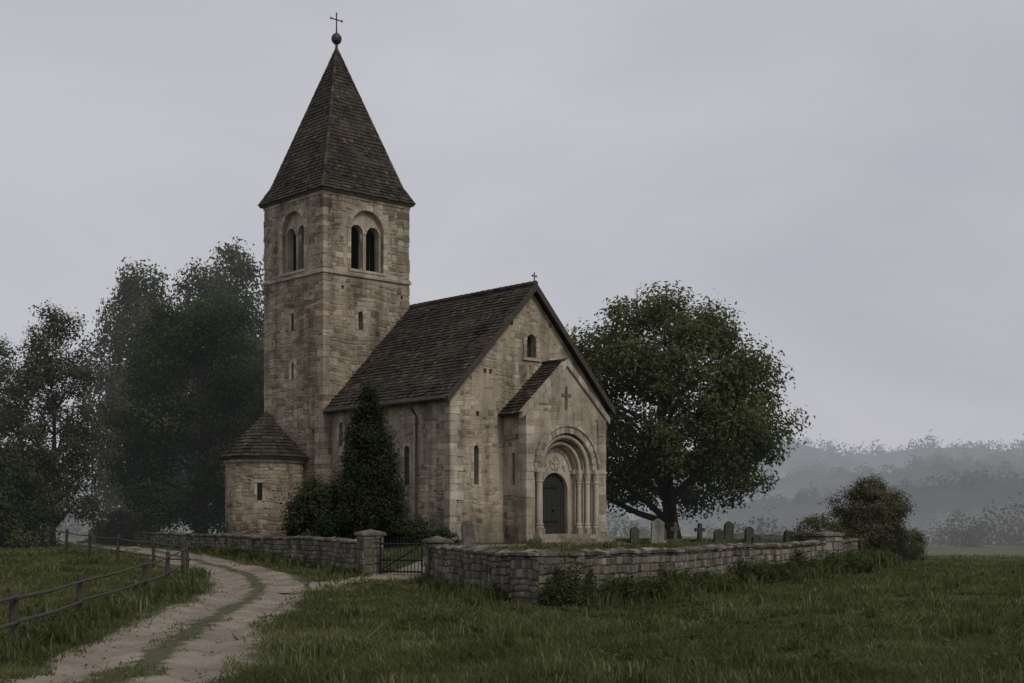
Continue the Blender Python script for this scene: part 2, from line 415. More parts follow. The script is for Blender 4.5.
# nave body
nb_=.22
nave=prism('nave_walls',[(0,.4),(W,.4),(W,roofz(W)-nb_),(W/2,RIDGE-nb_),(0,roofz(0)-nb_)],'y',0,LN-.005,S_MORT)
cs=[prism('c',arch_prof(W/2,.27,8.75,9.45),'y',-.2,.4),
    prism('c',arch_prof(1.36,.13,3.4,4.85,8),'y',-.2,.4)]
for (b0,hw,z0,z1) in ((2.74,.17,3.4,4.85),(7.37,.15,5.2,6.1),(5.2,.17,3.4,4.85)): cs.append(prism('c',arch_prof(b0,hw,z0,z1,8),'x',-.2,.4))
holes=[(2.15,8.0),(1.85,8.0),(1.45,6.25),(5.55,10.2),(3.3,10.1),(1.3,7.6)]
for x,z in holes[:5]: cs.append(prism('c',rect_prof(x-.08,x+.08,z-.1,z+.1),'y',-.2,.3))
cut(nave,cs); own(nave)
own(prism('gable_window_glass',arch_prof(W/2,.27,8.75,9.45),'y',.3,.34,GLASS))
own(prism('slit_window_glass',arch_prof(1.36,.12,3.4,4.85),'y',.33,.37,DARK))
for b0 in (2.74,5.2): own(prism('side_window_glass',arch_prof(b0,.165,3.4,4.85),'x',.33,.37,GLASS))
own(prism('side_window_glass',arch_prof(7.37,.145,5.2,6.1),'x',.33,.37,GLASS))
# tower body
tower=prism('tower_walls',rect_prof(TX0,TX1,TY0,TY1),'z',.4,16.55,S_MORT)
TCX=(TX0+TX1)/2; TCY=(TY0+TY1)/2
cs=[prism('c',rect_prof(TX0+.55,TX1-.55,TY0+.55,TY1-.55),'z',13.0,16.4)]
for ax,c,e0,e1 in (('y',TCX,TY0,TY1),('x',TCY,TX0,TX1)):
    cs.append(prism('c',arch_prof(c,.9,13.15,14.98),ax,e0-.2,e0+.2)); cs.append(prism('c',arch_prof(c,.9,13.15,14.98),ax,e1-.2,e1+.2))
    for s in (-1,1): cs.append(prism('c',arch_prof(c+s*.45,.37,13.2,14.85),ax,e0-.4,e1+.4))
cs.append(prism('c',arch_prof(1.56,.13,10.5,11.2,8),'y',TY0-.2,TY0+.4))
cs.append(prism('c',arch_prof(10.5,.13,10.5,11.2,8),'x',TX0-.2,TX0+.4))
cs.append(prism('c',arch_prof(10.5,.11,8.3,9.0,8),'x',TX0-.2,TX0+.4))
th=[(3.9,12.2),(3.2,9.9),(.6,12.3)]
for x,z in th: cs.append(prism('c',rect_prof(x-.07,x+.07,z-.08,z+.08),'y',TY0-.2,TY0+.3))
for y,z in ((9.1,12.0),(12.2,10.1),(9.3,7.2)): cs.append(prism('c',rect_prof(y-.07,y+.07,z-.08,z+.08),'x',TX0-.2,TX0+.3))
cut(tower,cs); own(tower)
# bell, with dark timbers and boards added to blacken the belfry openings
bb=B(); bb.lathe((TCX,TCY),[(.5,13.75),(.42,13.9),(.34,14.2),(.28,14.45),(.12,14.58),(.04,14.7)],16); bb.obj('bell',IRON,church)
bb=B(); q=1.25
for sx in (-1,1):
    for sy in (-1,1): bb.box(TCX+sx*q-.15,TCX+sx*q+.15,TCY+sy*q-.15,TCY+sy*q+.15,13.0,16.3)
bb.box(TCX-1.7,TCX+1.7,TCY-.12,TCY+.12,14.7,14.95); bb.box(TCX-1.78,TCX+1.78,TCY-1.78,TCY+1.78,15.9,16.35)
bb.box(TCX-1.78,TCX+1.78,TCY-1.78,TCY+1.78,13.01,13.1)
for k in range(9): 
    x=TCX-1.2+k*.3; bb.box(x,x+.24,TCY+.9,TCY+.96,13.1,15.9); bb.box(TCX+.9,TCX+.96,TCY-1.2+k*.3,TCY-.96+k*.3,13.1,15.9)
bb.obj('belfry_darkening_frame',DARK,church)
# tower masonry
sb=B()
ar=[(TCX,14.98,1.1,13.05),(1.56,11.2,.24,10.35)]
stone_face(sb,planeY(TY0),TX0+.02,TX1-.02,4.5,16.4,mask(None,[(TX0,TX1,12.82,13.05)]+[(x-.1,x+.1,z-.11,z+.11) for x,z in th],ar),seed=1)
ar=[(TCY,14.98,1.1,13.05),(10.5,11.2,.24,10.35),(10.5,9.0,.2,8.15)]
stone_face(sb,planeX(TX0,-1),TY0+.02,TY1-.02,.6,16.4,mask(None,[(TY0,TY1,12.82,13.05),(9.0,9.2,11.9,12.1),(12.1,12.3,10,10.2),(9.2,9.4,7.1,7.3)],ar),seed=2)
stone_face(sb,planeX(TX1,1),TY0+.02,TY1-.02,6,16.4,mask(None,[(TY0,TY1,12.82,13.05)],[(TCY,14.98,1.1,13.05)]),seed=3)
sb.obj('tower_rubble',S_TOWER,church)
qb=B()
quoins(qb,TX0,TY0,1,1,.6,12.82); quoins(qb,TX0,TY0,1,1,13.08,16.3); quoins(qb,TX1,TY0,-1,1,7.0,12.82); quoins(qb,TX1,TY0,-1,1,13.08,16.3)
quoins(qb,TX0,TY1,1,-1,.6,12.82); quoins(qb,TX0,TY1,1,-1,13.08,16.3)
qb.obj('tower_quoins',S_TOWER,church)
tb=B()
def band(b,x0,x1,y0,y1,z0,z1,p,n=9):
    for i in range(n):
        for (A,Bq,fn) in ((x0-p,x1+p,'f'),(y0-p,y1+p,'l'),(y0-p,y1+p,'r')):
            a=A+(Bq-A)*i/n+.004; c=A+(Bq-A)*(i+1)/n-.004; jj=random.uniform(-.01,.01)
            if fn=='f': b.box(a,c,y0-p+jj,y0+.05,z0,z1,random.random())
            elif fn=='l': b.box(x0-p+jj+.003,x0+.05,a+.003,c,z0,z1,random.random())
            else: b.box(x1-.05,x1+p+jj-.003,a+.003,c,z0,z1,random.random())
band(tb,TX0,TX1,TY0,TY1,12.84,12.95,.1); band(tb,TX0,TX1,TY0,TY1,12.955,13.04,.06,8)
band(tb,TX0,TX1,TY0,TY1,16.3,16.42,.06,10); band(tb,TX0,TX1,TY0,TY1,16.425,16.56,.12,8)
for P,c in ((planeY(TY0),TCX),(planeX(TX0,-1),TCY),(planeX(TX1,1),TCY)):
    vouss(tb,P,c,14.98,.9,1.12,15,.045,-.18,j=.006); jambs(tb,P,c,13.06,14.97,.9,1.08,.035,-.18)
    for s in (-1,1): vouss(tb,P,c+s*.45,14.85,.365,.45,7,-.16,-.5)
    a=P(c,0,-.36)
    tb.lathe((a[0],a[1]),[(.12,13.2),(.12,13.3),(.08,13.36),(.075,14.5),(.1,14.52),(.13,14.7),(.15,14.85)],12,.8)
    q=[(c-1.0,13.05),(c+1.0,13.05),(c+1.0,13.17),(c-1.0,13.17)]
    tb.hex([P(u,v,-.3) for u,v in q]+[P(u,v,.1) for u,v in q],.6)
for P,c,r,z0,zs in ((planeY(TY0),1.56,.13,10.5,11.2),(planeX(TX0,-1),10.5,.13,10.5,11.2),(planeX(TX0,-1),10.5,.11,8.3,9.0)):
    vouss(tb,P,c,zs,r,r+.13,5,.03,-.12); jambs(tb,P,c,z0,zs,r,r+.14,.03,-.12,.25)
tb.obj('tower_trim',S_TRIM,church)
# nave masonry
sb=B()
tp=lambda x: roofz(x)-.28
stone_face(sb,Py,.02,W-.02,.6,11.6,mask(tp,[(PX0+.05,PX1-.05,0,6.3)]+[(x-.1,x+.1,z-.12,z+.12) for x,z in holes[:5]],[(W/2,9.45,.46,8.62),(1.36,4.85,.26,3.25)]),rel=(.003,.022),ch=(.12,.26),cw=(.16,.46),patch=.12,seed=5)
stone_face(sb,planeX(0,-1),.02,LN-.02,.6,roofz(0)-.25,mask(None,[],[(2.74,4.85,.3,3.25),(5.2,4.85,.3,3.25),(7.37,6.1,.28,5.05)]),rel=(.003,.022),ch=(.12,.26),cw=(.16,.46),patch=.16,seed=6.5)
stone_face(sb,planeX(W,1),.02,LN-.02,.6,roofz(W)-.25,mask(),rel=(.004,.022),patch=.1,seed=8)
sb.obj('nave_rubble',S_NAVE,church)
qb=B(); quoins(qb,0,0,1,1,.6,roofz(0)-.3,ll=.6,ss=.34); quoins(qb,W,0,-1,1,.6,roofz(0)-.3)
vouss(qb,Py,W/2,9.45,.27,.44,9,.05,-.15); jambs(qb,Py,W/2,8.75,9.45,.27,.44,.05,-.15,.24)
q=[(W/2-.5,8.62),(W/2+.5,8.62),(W/2+.5,8.74),(W/2-.5,8.74)]; qb.hex([Py(u,v,-.1) for u,v in q]+[Py(u,v,.09) for u,v in q],.6)
vouss(qb,Py,1.36,4.85,.13,.25,5,.03,-.12); jambs(qb,Py,1.36,3.3,4.85,.13,.26,.03,-.12)
for b0,z0,z1,hw in ((2.74,3.3,4.85,.17),(5.2,3.3,4.85,.17),(7.37,5.1,6.1,.15)):
    vouss(qb,planeX(0,-1),b0,z1,hw,hw+.13,5,.03,-.12); jambs(qb,planeX(0,-1),b0,z0,z1,hw,hw+.13,.03,-.12)
for k in range(8): qb.box(-.09,.02,k*1.0+.01,k*1.0+.99,.5,1.45+.01*(k%2),random.random(),.006)
for k in range(3): qb.box(k*.94,k*.94+.93,-.09,.02,.5,1.45,random.random(),.006)
qb.box(7.5,W+.05,-.09,.02,.5,1.45,.5)
for k in range(16): qb.box(-.13,.03,k*.5+.01,k*.5+.49,roofz(0)-.46,roofz(0)-.34,random.random(),.004)
qb.obj('nave_trim',S_TRIM,church)

# ---- roofs
def tiles(b,A,Bp,C,D,ex=.2,tw=.2,lift=.05):
    A,Bp,C,D=map(Vector,(A,Bp,C,D)); N=(Bp-A).cross(D-A).normalized()
    if N.z<0: N=-N
    n=max(2,int(((D-A).length+(C-Bp).length)/2/ex))
    for r in range(n):
        t0=r/n; t1=min(1,(r+1.25)/n); l0=A.lerp(D,t0); r0=Bp.lerp(C,t0); l1=A.lerp(D,t1); r1=Bp.lerp(C,t1)
        w=(r0-l0).length
        if w<.03: continue
        m=max(1,int(round(w/tw))); off=.5*(r%2); sag=.012*math.sin(r*.7)
        for i in range(-1,m+1):
            f0=max(0,(i+off)/m); f1=min(1,(i+1+off)/m)
            if f1-f0<.15/m: continue
            g=.003/w; h=lift+random.uniform(-.012,.014)+sag; dj=random.uniform(-.018,.018)*(D-A).normalized()
            if random.random()<.03: h+=.03; dj=dj*3
            p0=l0.lerp(r0,f0+g)+dj; p1=l0.lerp(r0,f1-g)+dj+N*random.uniform(-.006,.006)
            p2=l1.lerp(r1,f1-g); p3=l1.lerp(r1,f0+g)
            b.add([p0+N*h,p1+N*h,p2+N*.008,p3+N*.008,p0+N*(h-.03),p1+N*(h-.03)],[(0,1,2,3),(4,5,1,0)],min(1,max(0,random.gauss(.45,.24))))
def ridgecap(b,p,q,r=.12,step=.36):
    p,q=Vector(p),Vector(q); n=max(1,int((q-p).length/step)); 
    for i in range(n):
        a=p.lerp(q,i/n); c=p.lerp(q,(i+1.08)/n); b.tube([a+Vector((0,0,.0)),c],[r*1.08+random.uniform(0,.008),r*.94],7,random.random())
rb=B(); ub=B()
yF=-.3
def slab(b,A,Bp,C,D,t=.12):
    A,Bp,C,D=map(Vector,(A,Bp,C,D)); N=(Bp-A).cross(D-A).normalized(); N=N if N.z>0 else -N
    b.hex([A-N*t,Bp-N*t,C-N*t,D-N*t,A,Bp,C,D],.3)
A=(-OV,LN+.0,EAVE);Bq=(-OV,yF,EAVE);C=(W/2,yF,RIDGE);D=(W/2,LN,RIDGE)
tiles(rb,A,Bq,C,D,.2,.19); slab(ub,A,Bq,(W/2-.01,yF,RIDGE-.01),(W/2-.01,LN-.002,RIDGE-.01))
A=(W+OV,yF,EAVE);Bq=(W+OV,LN,EAVE);C=(W/2,LN,RIDGE);D=(W/2,yF,RIDGE)
tiles(rb,A,Bq,C,D,.2,.19); slab(ub,A,Bq,(W/2+.01,LN,RIDGE-.01),(W/2+.01,yF,RIDGE-.01))
ridgecap(rb,(W/2,yF,RIDGE+.02),(W/2,LN,RIDGE+.02))
# porch roof
PE=6.25; PR=8.55; pov=.28; psl=(PR-PE)/(PC-PX0+pov)
A=(PX0-pov,0,PE);Bq=(PX0-pov,PY-.02,PE);C=(PC,PY-.02,PR);D=(PC,0,PR)
tiles(rb,A,Bq,C,D,.2,.19); slab(ub,A,Bq,(PC-.01,PY-.02,PR-.01),(PC-.01,0,PR-.01),.1)
A=(PX1+pov,PY-.02,PE);Bq=(PX1+pov,0,PE);C=(PC,0,PR);D=(PC,PY-.02,PR)
tiles(rb,A,Bq,C,D,.2,.19); slab(ub,A,Bq,(PC+.01,0,PR-.01),(PC+.01,PY-.02,PR-.01),.1)
ridgecap(rb,(PC,PY-.05,PR+.01),(PC,-.02,PR+.01),.1)
# tower pyramid with slight bellcast
APEX=(TCX,TCY,23.75); e=.2; zE=16.52; zk=17.3; hk=TS/2+e-.42
corn=[(-1,-1),(1,-1),(1,1),(-1,1)]
for k in range(4):
    a=corn[k]; c=corn[(k+1)%4]; hh=TS/2+e
    lo=[(TCX+a[0]*hh,TCY+a[1]*hh,zE),(TCX+c[0]*hh,TCY+c[1]*hh,zE)]; mi=[(TCX+a[0]*hk,TCY+a[1]*hk,zk),(TCX+c[0]*hk,TCY+c[1]*hk,zk)]
    tiles(rb,lo[0],lo[1],mi[1],mi[0],.19,.19); tiles(rb,mi[0],mi[1],APEX,APEX,.19,.19)
    ub.add([lo[0],lo[1],mi[1],mi[0]],[(0,1,2,3)],.3); ub.add([mi[0],mi[1],APEX],[(0,1,2)],.3)
    ridgecap(rb,lo[0],mi[0],.07); ridgecap(rb,mi[0],APEX,.07)
ub.box(TCX-TS/2-e+.02,TCX+TS/2+e-.02,TCY-TS/2-e+.02,TCY+TS/2+e-.02,zE-.08,zE-.01,.3)
# turret
tc=(TX0-1.47,10.53); TR_=1.68; nseg=28
ap=(tc[0]+.1,tc[1],6.85)
for k in range(nseg):
    a0=2*math.pi*k/nseg; a1=2*math.pi*(k+1)/nseg; R=TR_+.27; R2=TR_-.25
    p=lambda r,a,z:(tc[0]+r*math.cos(a),tc[1]+r*math.sin(a),z)
    tiles(rb,p(R,a0,4.72),p(R,a1,4.72),p(R2,a1,5.2),p(R2,a0,5.2),.19,.21); tiles(rb,p(R2,a0,5.2),p(R2,a1,5.2),ap,ap,.19,.21)
    ub.add([p(R,a0,4.72),p(R,a1,4.72),p(R2,a1,5.2),p(R2,a0,5.2),ap],[(0,1,2,3),(3,2,4)],.3)
ub.lathe(tc,[(TR_+.25,4.64),(TR_+.26,4.71)],28,.3)
rb.obj('roof_tiles',TILE,church); ub.obj('roof_deck',TILE,church)
turret=B(); turret.lathe(tc,[(TR_,.2),(TR_,4.66)],48,.5); to=turret.obj('stair_turret',S_MORT)
wa=math.atan2(-.93,-.75)
sb=B(); cyl=lambda u,z,d:(tc[0]+(TR_+d)*math.cos(u/TR_),tc[1]+(TR_+d)*math.sin(u/TR_),z)
uw=(wa%(2*math.pi))*TR_
stone_face(sb,cyl,0,2*math.pi*TR_,.4,4.5,mask(None,[],[(uw,3.5,.22,2.75)]),cw=(.18,.42))
sb.obj('turret_rubble',S_TOWER,church); own(to)
wb=B(); q=[(uw-.11,2.85),(uw+.11,2.85),(uw+.11,3.6),(uw-.11,3.6)]
wb.hex([cyl(u,v,-.05) for u,v in q]+[cyl(u,v,.012) for u,v in q]); wb.obj('turret_window',DARK,church)
wb=B(); jambs(wb,cyl,uw,2.8,3.55,.11,.2,.04,-.05); q=[(uw-.22,3.6),(uw+.22,3.6),(uw+.2,3.75),(uw-.2,3.75)]; wb.hex([cyl(u,v,-.05) for u,v in q]+[cyl(u,v,.04) for u,v in q],.7)
for k in range(30):
    u0=k*2*math.pi*TR_/30; u1=u0+2*math.pi*TR_/30-.01; q=[(u0,4.5),(u1,4.5),(u1,4.63),(u0,4.63)]; wb.hex([cyl(u,v,-.05) for u,v in q]+[cyl(u,v,.1) for u,v in q],random.random())
wb.obj('turret_trim',S_TRIM,church)
# verge boards, gutter, downpipe
vb=B()
for s in (-1,1):
    x0=W/2; x1=W/2+s*(W/2+OV)
    vb.hex([(x0,yF-.04,RIDGE-.27),(x1,yF-.04,EAVE-.24),(x1,yF+.02,EAVE-.24),(x0,yF+.02,RIDGE-.27),(x0,yF-.04,RIDGE+.05),(x1,yF-.04,EAVE+.05),(x1,yF+.02,EAVE+.05),(x0,yF+.02,RIDGE+.05)])
vb.obj('verge_boards',WOOD,church)
gb=B(); gb.tube([(-OV-.06,yF+.05,EAVE-.03),(-OV-.06,LN-.05,EAVE-.06)],[.075,.075],8)
gb.tube([(-OV-.06,2.02,EAVE-.08),(-OV-.04,2.02,EAVE-.25),(-.1,2.02,EAVE-.6),(-.1,2.02,1.3)],[.05]*4,8)
gb.obj('gutter_and_downpipe',LEAD,church)
# coping on porch gable
cb=B()
for s in (-1,1):
    n=8
    for k in range(n):
        t0=k/n+.004; t1=(k+1)/n-.004; xa=PC+s*t0*(PC-PX0+pov); xb=PC+s*t1*(PC-PX0+pov); za=PR-abs(xa-PC)*psl; zb=PR-abs(xb-PC)*psl
        cb.hex([(xa,PY-.1,za-.2),(xb,PY-.1,zb-.2),(xb,PY+.12,zb-.2),(xa,PY+.12,za-.2),(xa,PY-.1,za+.08),(xb,PY-.1,zb+.08),(xb,PY+.12,zb+.08),(xa,PY+.12,za+.08)],random.random())
# portal
porch=prism('porch_walls',[(PX0,.4),(PX1,.4),(PX1,PR-(PX1-PC)*psl-.2),(PC,PR-.2),(PX0,PR-(PX1-PC)*psl-.2)],'y',PY,.1,S_TRIM)
ZS=4.05; D1,D2,D3,D4=.24,.46,.66,.84
cs=[prism('c',arch_prof(PC,1.52,1.4,ZS,28),'y',PY-.3,PY+D1),prism('c',arch_prof(PC,1.25,1.4,ZS,28),'y',PY-.3,PY+D2),
    prism('c',arch_prof(PC,1.0,1.4,ZS,24),'y',PY-.3,PY+D3),prism('c',arch_prof(PC,.75,1.4,3.2,24),'y',PY-.3,PY+D4+.1)]
cs.append(prism('c',arch_prof(-.62,.1,3.4,4.6,8),'x',PX0-.2,PX0+.3))
cut(porch,cs); own(porch)
db=B()
for k in range(6): 
    xa=PC-.75+k*.25; db.box(xa+.006,xa+.244,PY+D4,PY+D4+.06,1.4,3.98,.5)
for z in (1.75,2.6,3.45): db.box(PC-.73,PC+.73,PY+D4-.015,PY+D4+.01,z,z+.07,.5)
db.obj('door',DOORW,church)
hb=B()
for z in (1.9,3.3): hb.box(PC-.7,PC+.3,PY+D4-.035,PY+D4-.017,z,z+.05)
hb.lathe((PC+.05,PY+D4-.05),[(.05,2.35),(.05,2.43)],10); hb.obj('door_ironwork',IRON,church)
PP=planeY(PY)
vouss(cb,PP,PC,ZS,1.52,1.78,19,.09,-.2,j=.004); vouss(cb,PP,PC,ZS,1.79,1.9,22,.15,-.1,j=.003)
vouss(cb,planeY(PY+D1),PC,ZS,1.25,1.32,15,.03,-.1); vouss(cb,planeY(PY+D2),PC,ZS,1.0,1.06,13,.03,-.1)
vouss(cb,planeY(PY+D3),PC,ZS,.8,.88,20,.05,-.05); vouss(cb,planeY(PY+D3),PC,ZS+.3,.24,.30,14,.03,-.05,0,2*math.pi)
yy=PY+D3
cb.box(PC-.04,PC+.04,yy-.05,yy+.02,ZS+.07,ZS+.53,.8); cb.box(PC-.18,PC+.18,yy-.045,yy+.02,ZS+.28,ZS+.34,.8)
for s in (-1,1):
    cb.tube([(PC+s*.55,yy,ZS+.02),(PC+s*.5,yy-.02,ZS+.22),(PC+s*.5,yy,ZS+.42)],[.07,.09,.04],6,.9)
    for (xa,xb,ya,dd) in ((1.46,1.9,PY-.26,.24),(1.2,1.6,PY-.015,.27),(.96,1.3,PY+D1-.03,.25),(.9,1.04,PY+D2-.03,.22)):
        x0,x1=sorted((PC+s*xa,PC+s*xb)); cb.box(x0,x1,ya,ya+dd,ZS-.14,ZS+.03,.75,.002)
    x0,x1=sorted((PC+s*1.9,PC+s*2.3)); cb.box(x0,x1,PY-.1,PY+.02,ZS-.12,ZS+.06,.6)
    for (xo,yo,rr) in ((1.66,-.13,.115),(1.38,.11,.105),(1.12,.35,.09)):
        c=(PC+s*xo,PY+yo)
        cb.box(c[0]-.15,c[0]+.15,c[1]-.12,c[1]+.12,1.2 if yo<0 else 1.4,1.62,.6)
        cb.lathe(c,[(.145,1.62),(.15,1.68),(.115,1.74),(.135,1.79),(rr,1.86),(rr*.97,3.5),(rr+.03,3.53),(rr,3.57),(.125,3.68),(.155,3.86),(.16,3.9)],16,.95)
    xa=PX0 if s<0 else PX1
    x0,x1=sorted((xa+s*.05,xa-s*.42)); 
    z=.5
    while z<6.0: h=random.uniform(.28,.44); cb.box(x0,x1,PY-.07,PY+.4,z+.005,z+h-.005,random.random(),.007); z+=h
for rr,yo,tr in ((1.38,.11,.095),(1.12,.35,.08)):
    pts=[(PC+rr*math.cos(math.pi*k/24),PY+yo,ZS+rr*math.sin(math.pi*k/24)) for k in range(25)]
    cb.tube(pts,[tr]*25,10,.8)
cb.obj('portal_stonework',S_TRIM,church)
gb=B(); gb.box(PC-.05,PC+.05,PY-.045,PY+.02,6.55,7.5,.7); gb.box(PC-.27,PC+.27,PY-.041,PY+.02,7.08,7.19,.7); gb.obj('gable_relief_cross',S_GRAVE,church)
sb=B()
tpp=lambda x: PR-abs(x-PC)*psl-.3
stone_face(sb,PP,PX0+.38,PX1-.38,.6,8.2,mask(tpp,[(PC-1.75,PC+1.75,0,4.1),(PC-.32,PC+.32,7.06,7.2),(PC-.08,PC+.08,6.5,7.5)],[(PC,ZS,1.92,1.0)]),ch=(.18,.34),cw=(.25,.6),rel=(.003,.014),gap=.007,jit=.010,warp=.015,patch=.05,seed=11)
stone_face(sb,planeX(PX0,-1),PY+.36,-.01,.6,PR-(PC-PX0)*psl-.3,mask(None,[],[(-.62,4.6,.2,3.3)]),ch=(.2,.34),cw=(.25,.6),rel=(.004,.018),warp=.02)
stone_face(sb,planeX(PX1,1),PY+.36,-.01,.6,PR-(PC-PX0)*psl-.3,mask(),ch=(.22,.34),cw=(.25,.6))
sb.obj('porch_ashlar',S_NAVE,church)
stb=B()
for k,(z,dd,ww) in enumerate(((1.38,.45,1.95),(1.22,.8,2.15),(1.07,1.15,2.35))):
    for q in range(4):
        a=PC-ww+q*ww/2; stb.box(a+.004,a+ww/2-.004,PY-dd,PY+1.19 if k==0 else PY-.1,z-.3-k*.01,z,random.random(),.006)
stb.obj('steps',S_TRIM,church)
# finials
def cross(b,x,y,z,h,w,t=.03):
    b.box(x-t,x+t,y-t,y+t,z,z+h); b.box(x-w/2,x+w/2,y-t*.9,y+t*.9,z+h*.6,z+h*.6+2*t)
    for dx in (-w/2,w/2): b.box(x+dx-t*1.5,x+dx+t*1.5,y-t,y+t,z+h*.6-t,z+h*.6+3*t)
    b.box(x-t*1.6,x+t*1.6,y-t*.95,y+t*.95,z+h-t,z+h+t)
fb=B()
fb.lathe((TCX,TCY),[(.13,23.5),(.07,23.8),(.06,23.95),(.14,24.0),(.22,24.1),(.245,24.22),(.22,24.34),(.13,24.44),(.04,24.5),(.035,24.7)],16)
cross(fb,TCX,TCY,24.6,.8,.62,.022); fb.obj('spire_cross',COPPER,church)
fb=B(); cross(fb,W/2,yF+.1,RIDGE+.1,.36,.22,.018); fb.obj('gable_cross',COPPER,church)

# ------------------------------------------------------------------ YARD WALLS
def yard_wall(name,P,top0,top1,th=.46):
    e=empty(name); sb=B(); mb=B(); cb=B()
    P=[Vector(p) for p in P]; Ls=[(P[i+1]-P[i]).length for i in range(len(P)-1)]; T=sum(Ls); acc=0
    D=[(P[i+1]-P[i]).normalized() for i in range(len(P)-1)]
    def ext(i,s): # miter extension on the outer side at vertex between seg i-1 and i
        if i<=0 or i>=len(P)-1: return 0
        cr=D[i-1].x*D[i].y-D[i-1].y*D[i].x; ang=math.acos(max(-1,min(1,D[i-1].dot(D[i]))))
        return math.copysign(1,cr)*s*th/2*math.tan(ang/2)
    for i in range(len(P)-1):
        a,b=P[i],P[i+1]; L=Ls[i]; d=D[i]; n=Vector((d.y,-d.x))
        tz=lambda u:(top0+(top1-top0)*((acc+u)/T))+.02*math.sin((acc+u)*.6)+.01*math.sin((acc+u)*1.9)
        bz=lambda u:Hs(a.x+d.x*u,a.y+d.y*u)
        steps=max(1,int(L/.8))
        for k in range(steps):
            q=[]
            for kk,s in ((k,-1),(k+1,-1),(k+1,1),(k,1)):
                u=L*kk/steps
                if kk==0: u-=ext(i,s)
                if kk==steps: u+=ext(i+1,s)
                p=a+d*u+n*s*th/2; q.append((p.x,p.y))
            u0,u1=L*k/steps,L*(k+1)/steps
            zz=[tz(u0),tz(u1),tz(u1),tz(u0)]
            mb.hex([(x,y,bz(u0)-.5) for x,y in q]+[(x,y,z-.03) for (x,y),z in zip(q,zz)],.5)
        for s in (-1,1):
            def mp(u,v,dd):
                p=a+d*u+n*s*(th/2+dd); return (p.x,p.y,v+(tz(u)-top0))
            lo=min(bz(0),bz(L))-.6
            stone_face(sb,mp,-ext(i,s),L+ext(i+1,s),lo,top0-.02,lambda A,C,p,q:q+(tz((A+C)/2)-top0)>bz((A+C)/2)-.15,ch=(.12,.21),cw=(.16,.4),rel=(.012,.045),gap=.010,jit=.016,warp=.018)
        u=-max(ext(i,1),ext(i,-1),0)*.8; Lx=L+max(ext(i+1,1),ext(i+1,-1),0)*.8
        while u<Lx:
            w=random.uniform(.26,.5); c=min(u+w,Lx); oh=.065+random.uniform(-.02,.02); t=random.uniform(.06,.085); tl=random.uniform(-.014,.014)
            q=[]
            for uu,s in ((u+.006,-1),(c-.006,-1),(c-.006,1),(u+.006,1)):
                p=a+d*uu+n*s*(th/2+oh+random.uniform(-.014,.014)); q.append((p.x,p.y))
            z0=tz(u)-.02+random.uniform(-.006,.006); z1=tz(c)-.02+random.uniform(-.006,.006)
            r=random.random()
            cb.hex([(q[0][0],q[0][1],z0),(q[1][0],q[1][1],z1),(q[2][0],q[2][1],z1),(q[3][0],q[3][1],z0),
                    (q[0][0],q[0][1],z0+t+tl),(q[1][0],q[1][1],z1+t-tl),(q[2][0],q[2][1],z1+t-tl),(q[3][0],q[3][1],z0+t+tl)],r)
            q=[]
            for uu,s in ((u+.02,-1),(c-.02,-1),(c-.02,1),(u+.02,1)):
                p=a+d*uu+n*s*(th/2-.02+random.uniform(-.02,.02)); q.append((p.x,p.y))
            p0=a+d*(u+.02); p1=a+d*(c-.02); rh=random.uniform(.04,.065)
            cb.add([(q[0][0],q[0][1],z0+t-.02),(q[1][0],q[1][1],z1+t-.02),(q[2][0],q[2][1],z1+t-.02),(q[3][0],q[3][1],z0+t-.02),(p0.x,p0.y,z0+t+rh+tl),(p1.x,p1.y,z1+t+rh-tl)],
                   [(0,1,5,4),(2,3,4,5),(0,4,3),(1,2,5)],random.random())
            u=c
        acc+=L
    mb.obj('wall_core',S_YMORT,e); sb.obj('wall_stones',S_YARD,e); cb.obj('wall_coping',S_COPE,e,bevel=.012)
yard_wall('churchyard_stone_wall',[(-2.15,39.3),(.2,29.2),(.62,28.45),(1.35,29.0),(11.4,50),(20.5,75)],1.06,1.10)
yard_wall('churchyard_stone_wall',[(-27,88),(-9.5,53),(-4.4,43)],1.45,1.2)
yard_wall('churchyard_stone_wall',[(20.5,75),(18,120)],1.1,1.1)
def pillar(x,y,w,h,rz=0):
    z0=Hs(x,y); e=empty('gate_pillar',(x,y,z0),rz); mb=B(); sb=B(); cb=B(); hw=w/2
    mb.box(-hw,hw,-hw,hw,-.4,h)
    for s in (-1,1):
        stone_face(sb,lambda u,v,d:(u,s*(hw+d),v),-hw,hw,-.2,h,lambda *a:True,ch=(.18,.3),cw=(.25,.5),rel=(.01,.035),warp=.01)
        stone_face(sb,lambda u,v,d:(s*(hw+d),u,v),-hw,hw,-.2,h,lambda *a:True,ch=(.18,.3),cw=(.25,.5),rel=(.01,.035),warp=.01)
    cb.box(-hw-.07,hw+.07,-hw-.07,hw+.07,h,h+.1,.6,.008); cb.add([(-hw-.04,-hw-.04,h+.1),(hw+.04,-hw-.04,h+.1),(hw+.04,hw+.04,h+.1),(-hw-.04,hw+.04,h+.1),(0,0,h+.2)],[(0,1,4),(1,2,4),(2,3,4),(3,0,4)],.5)
    mb.obj('pillar_core',S_YMORT,e); sb.obj('pillar_stones',S_YARD,e); cb.obj('pillar_cap',S_COPE,e,bevel=.015)
pillar(-4.45,42.9,.66,1.26,.45); pillar(-2.15,39.2,.6,1.2,.25); pillar(11.45,49.7,.8,1.36,.45)
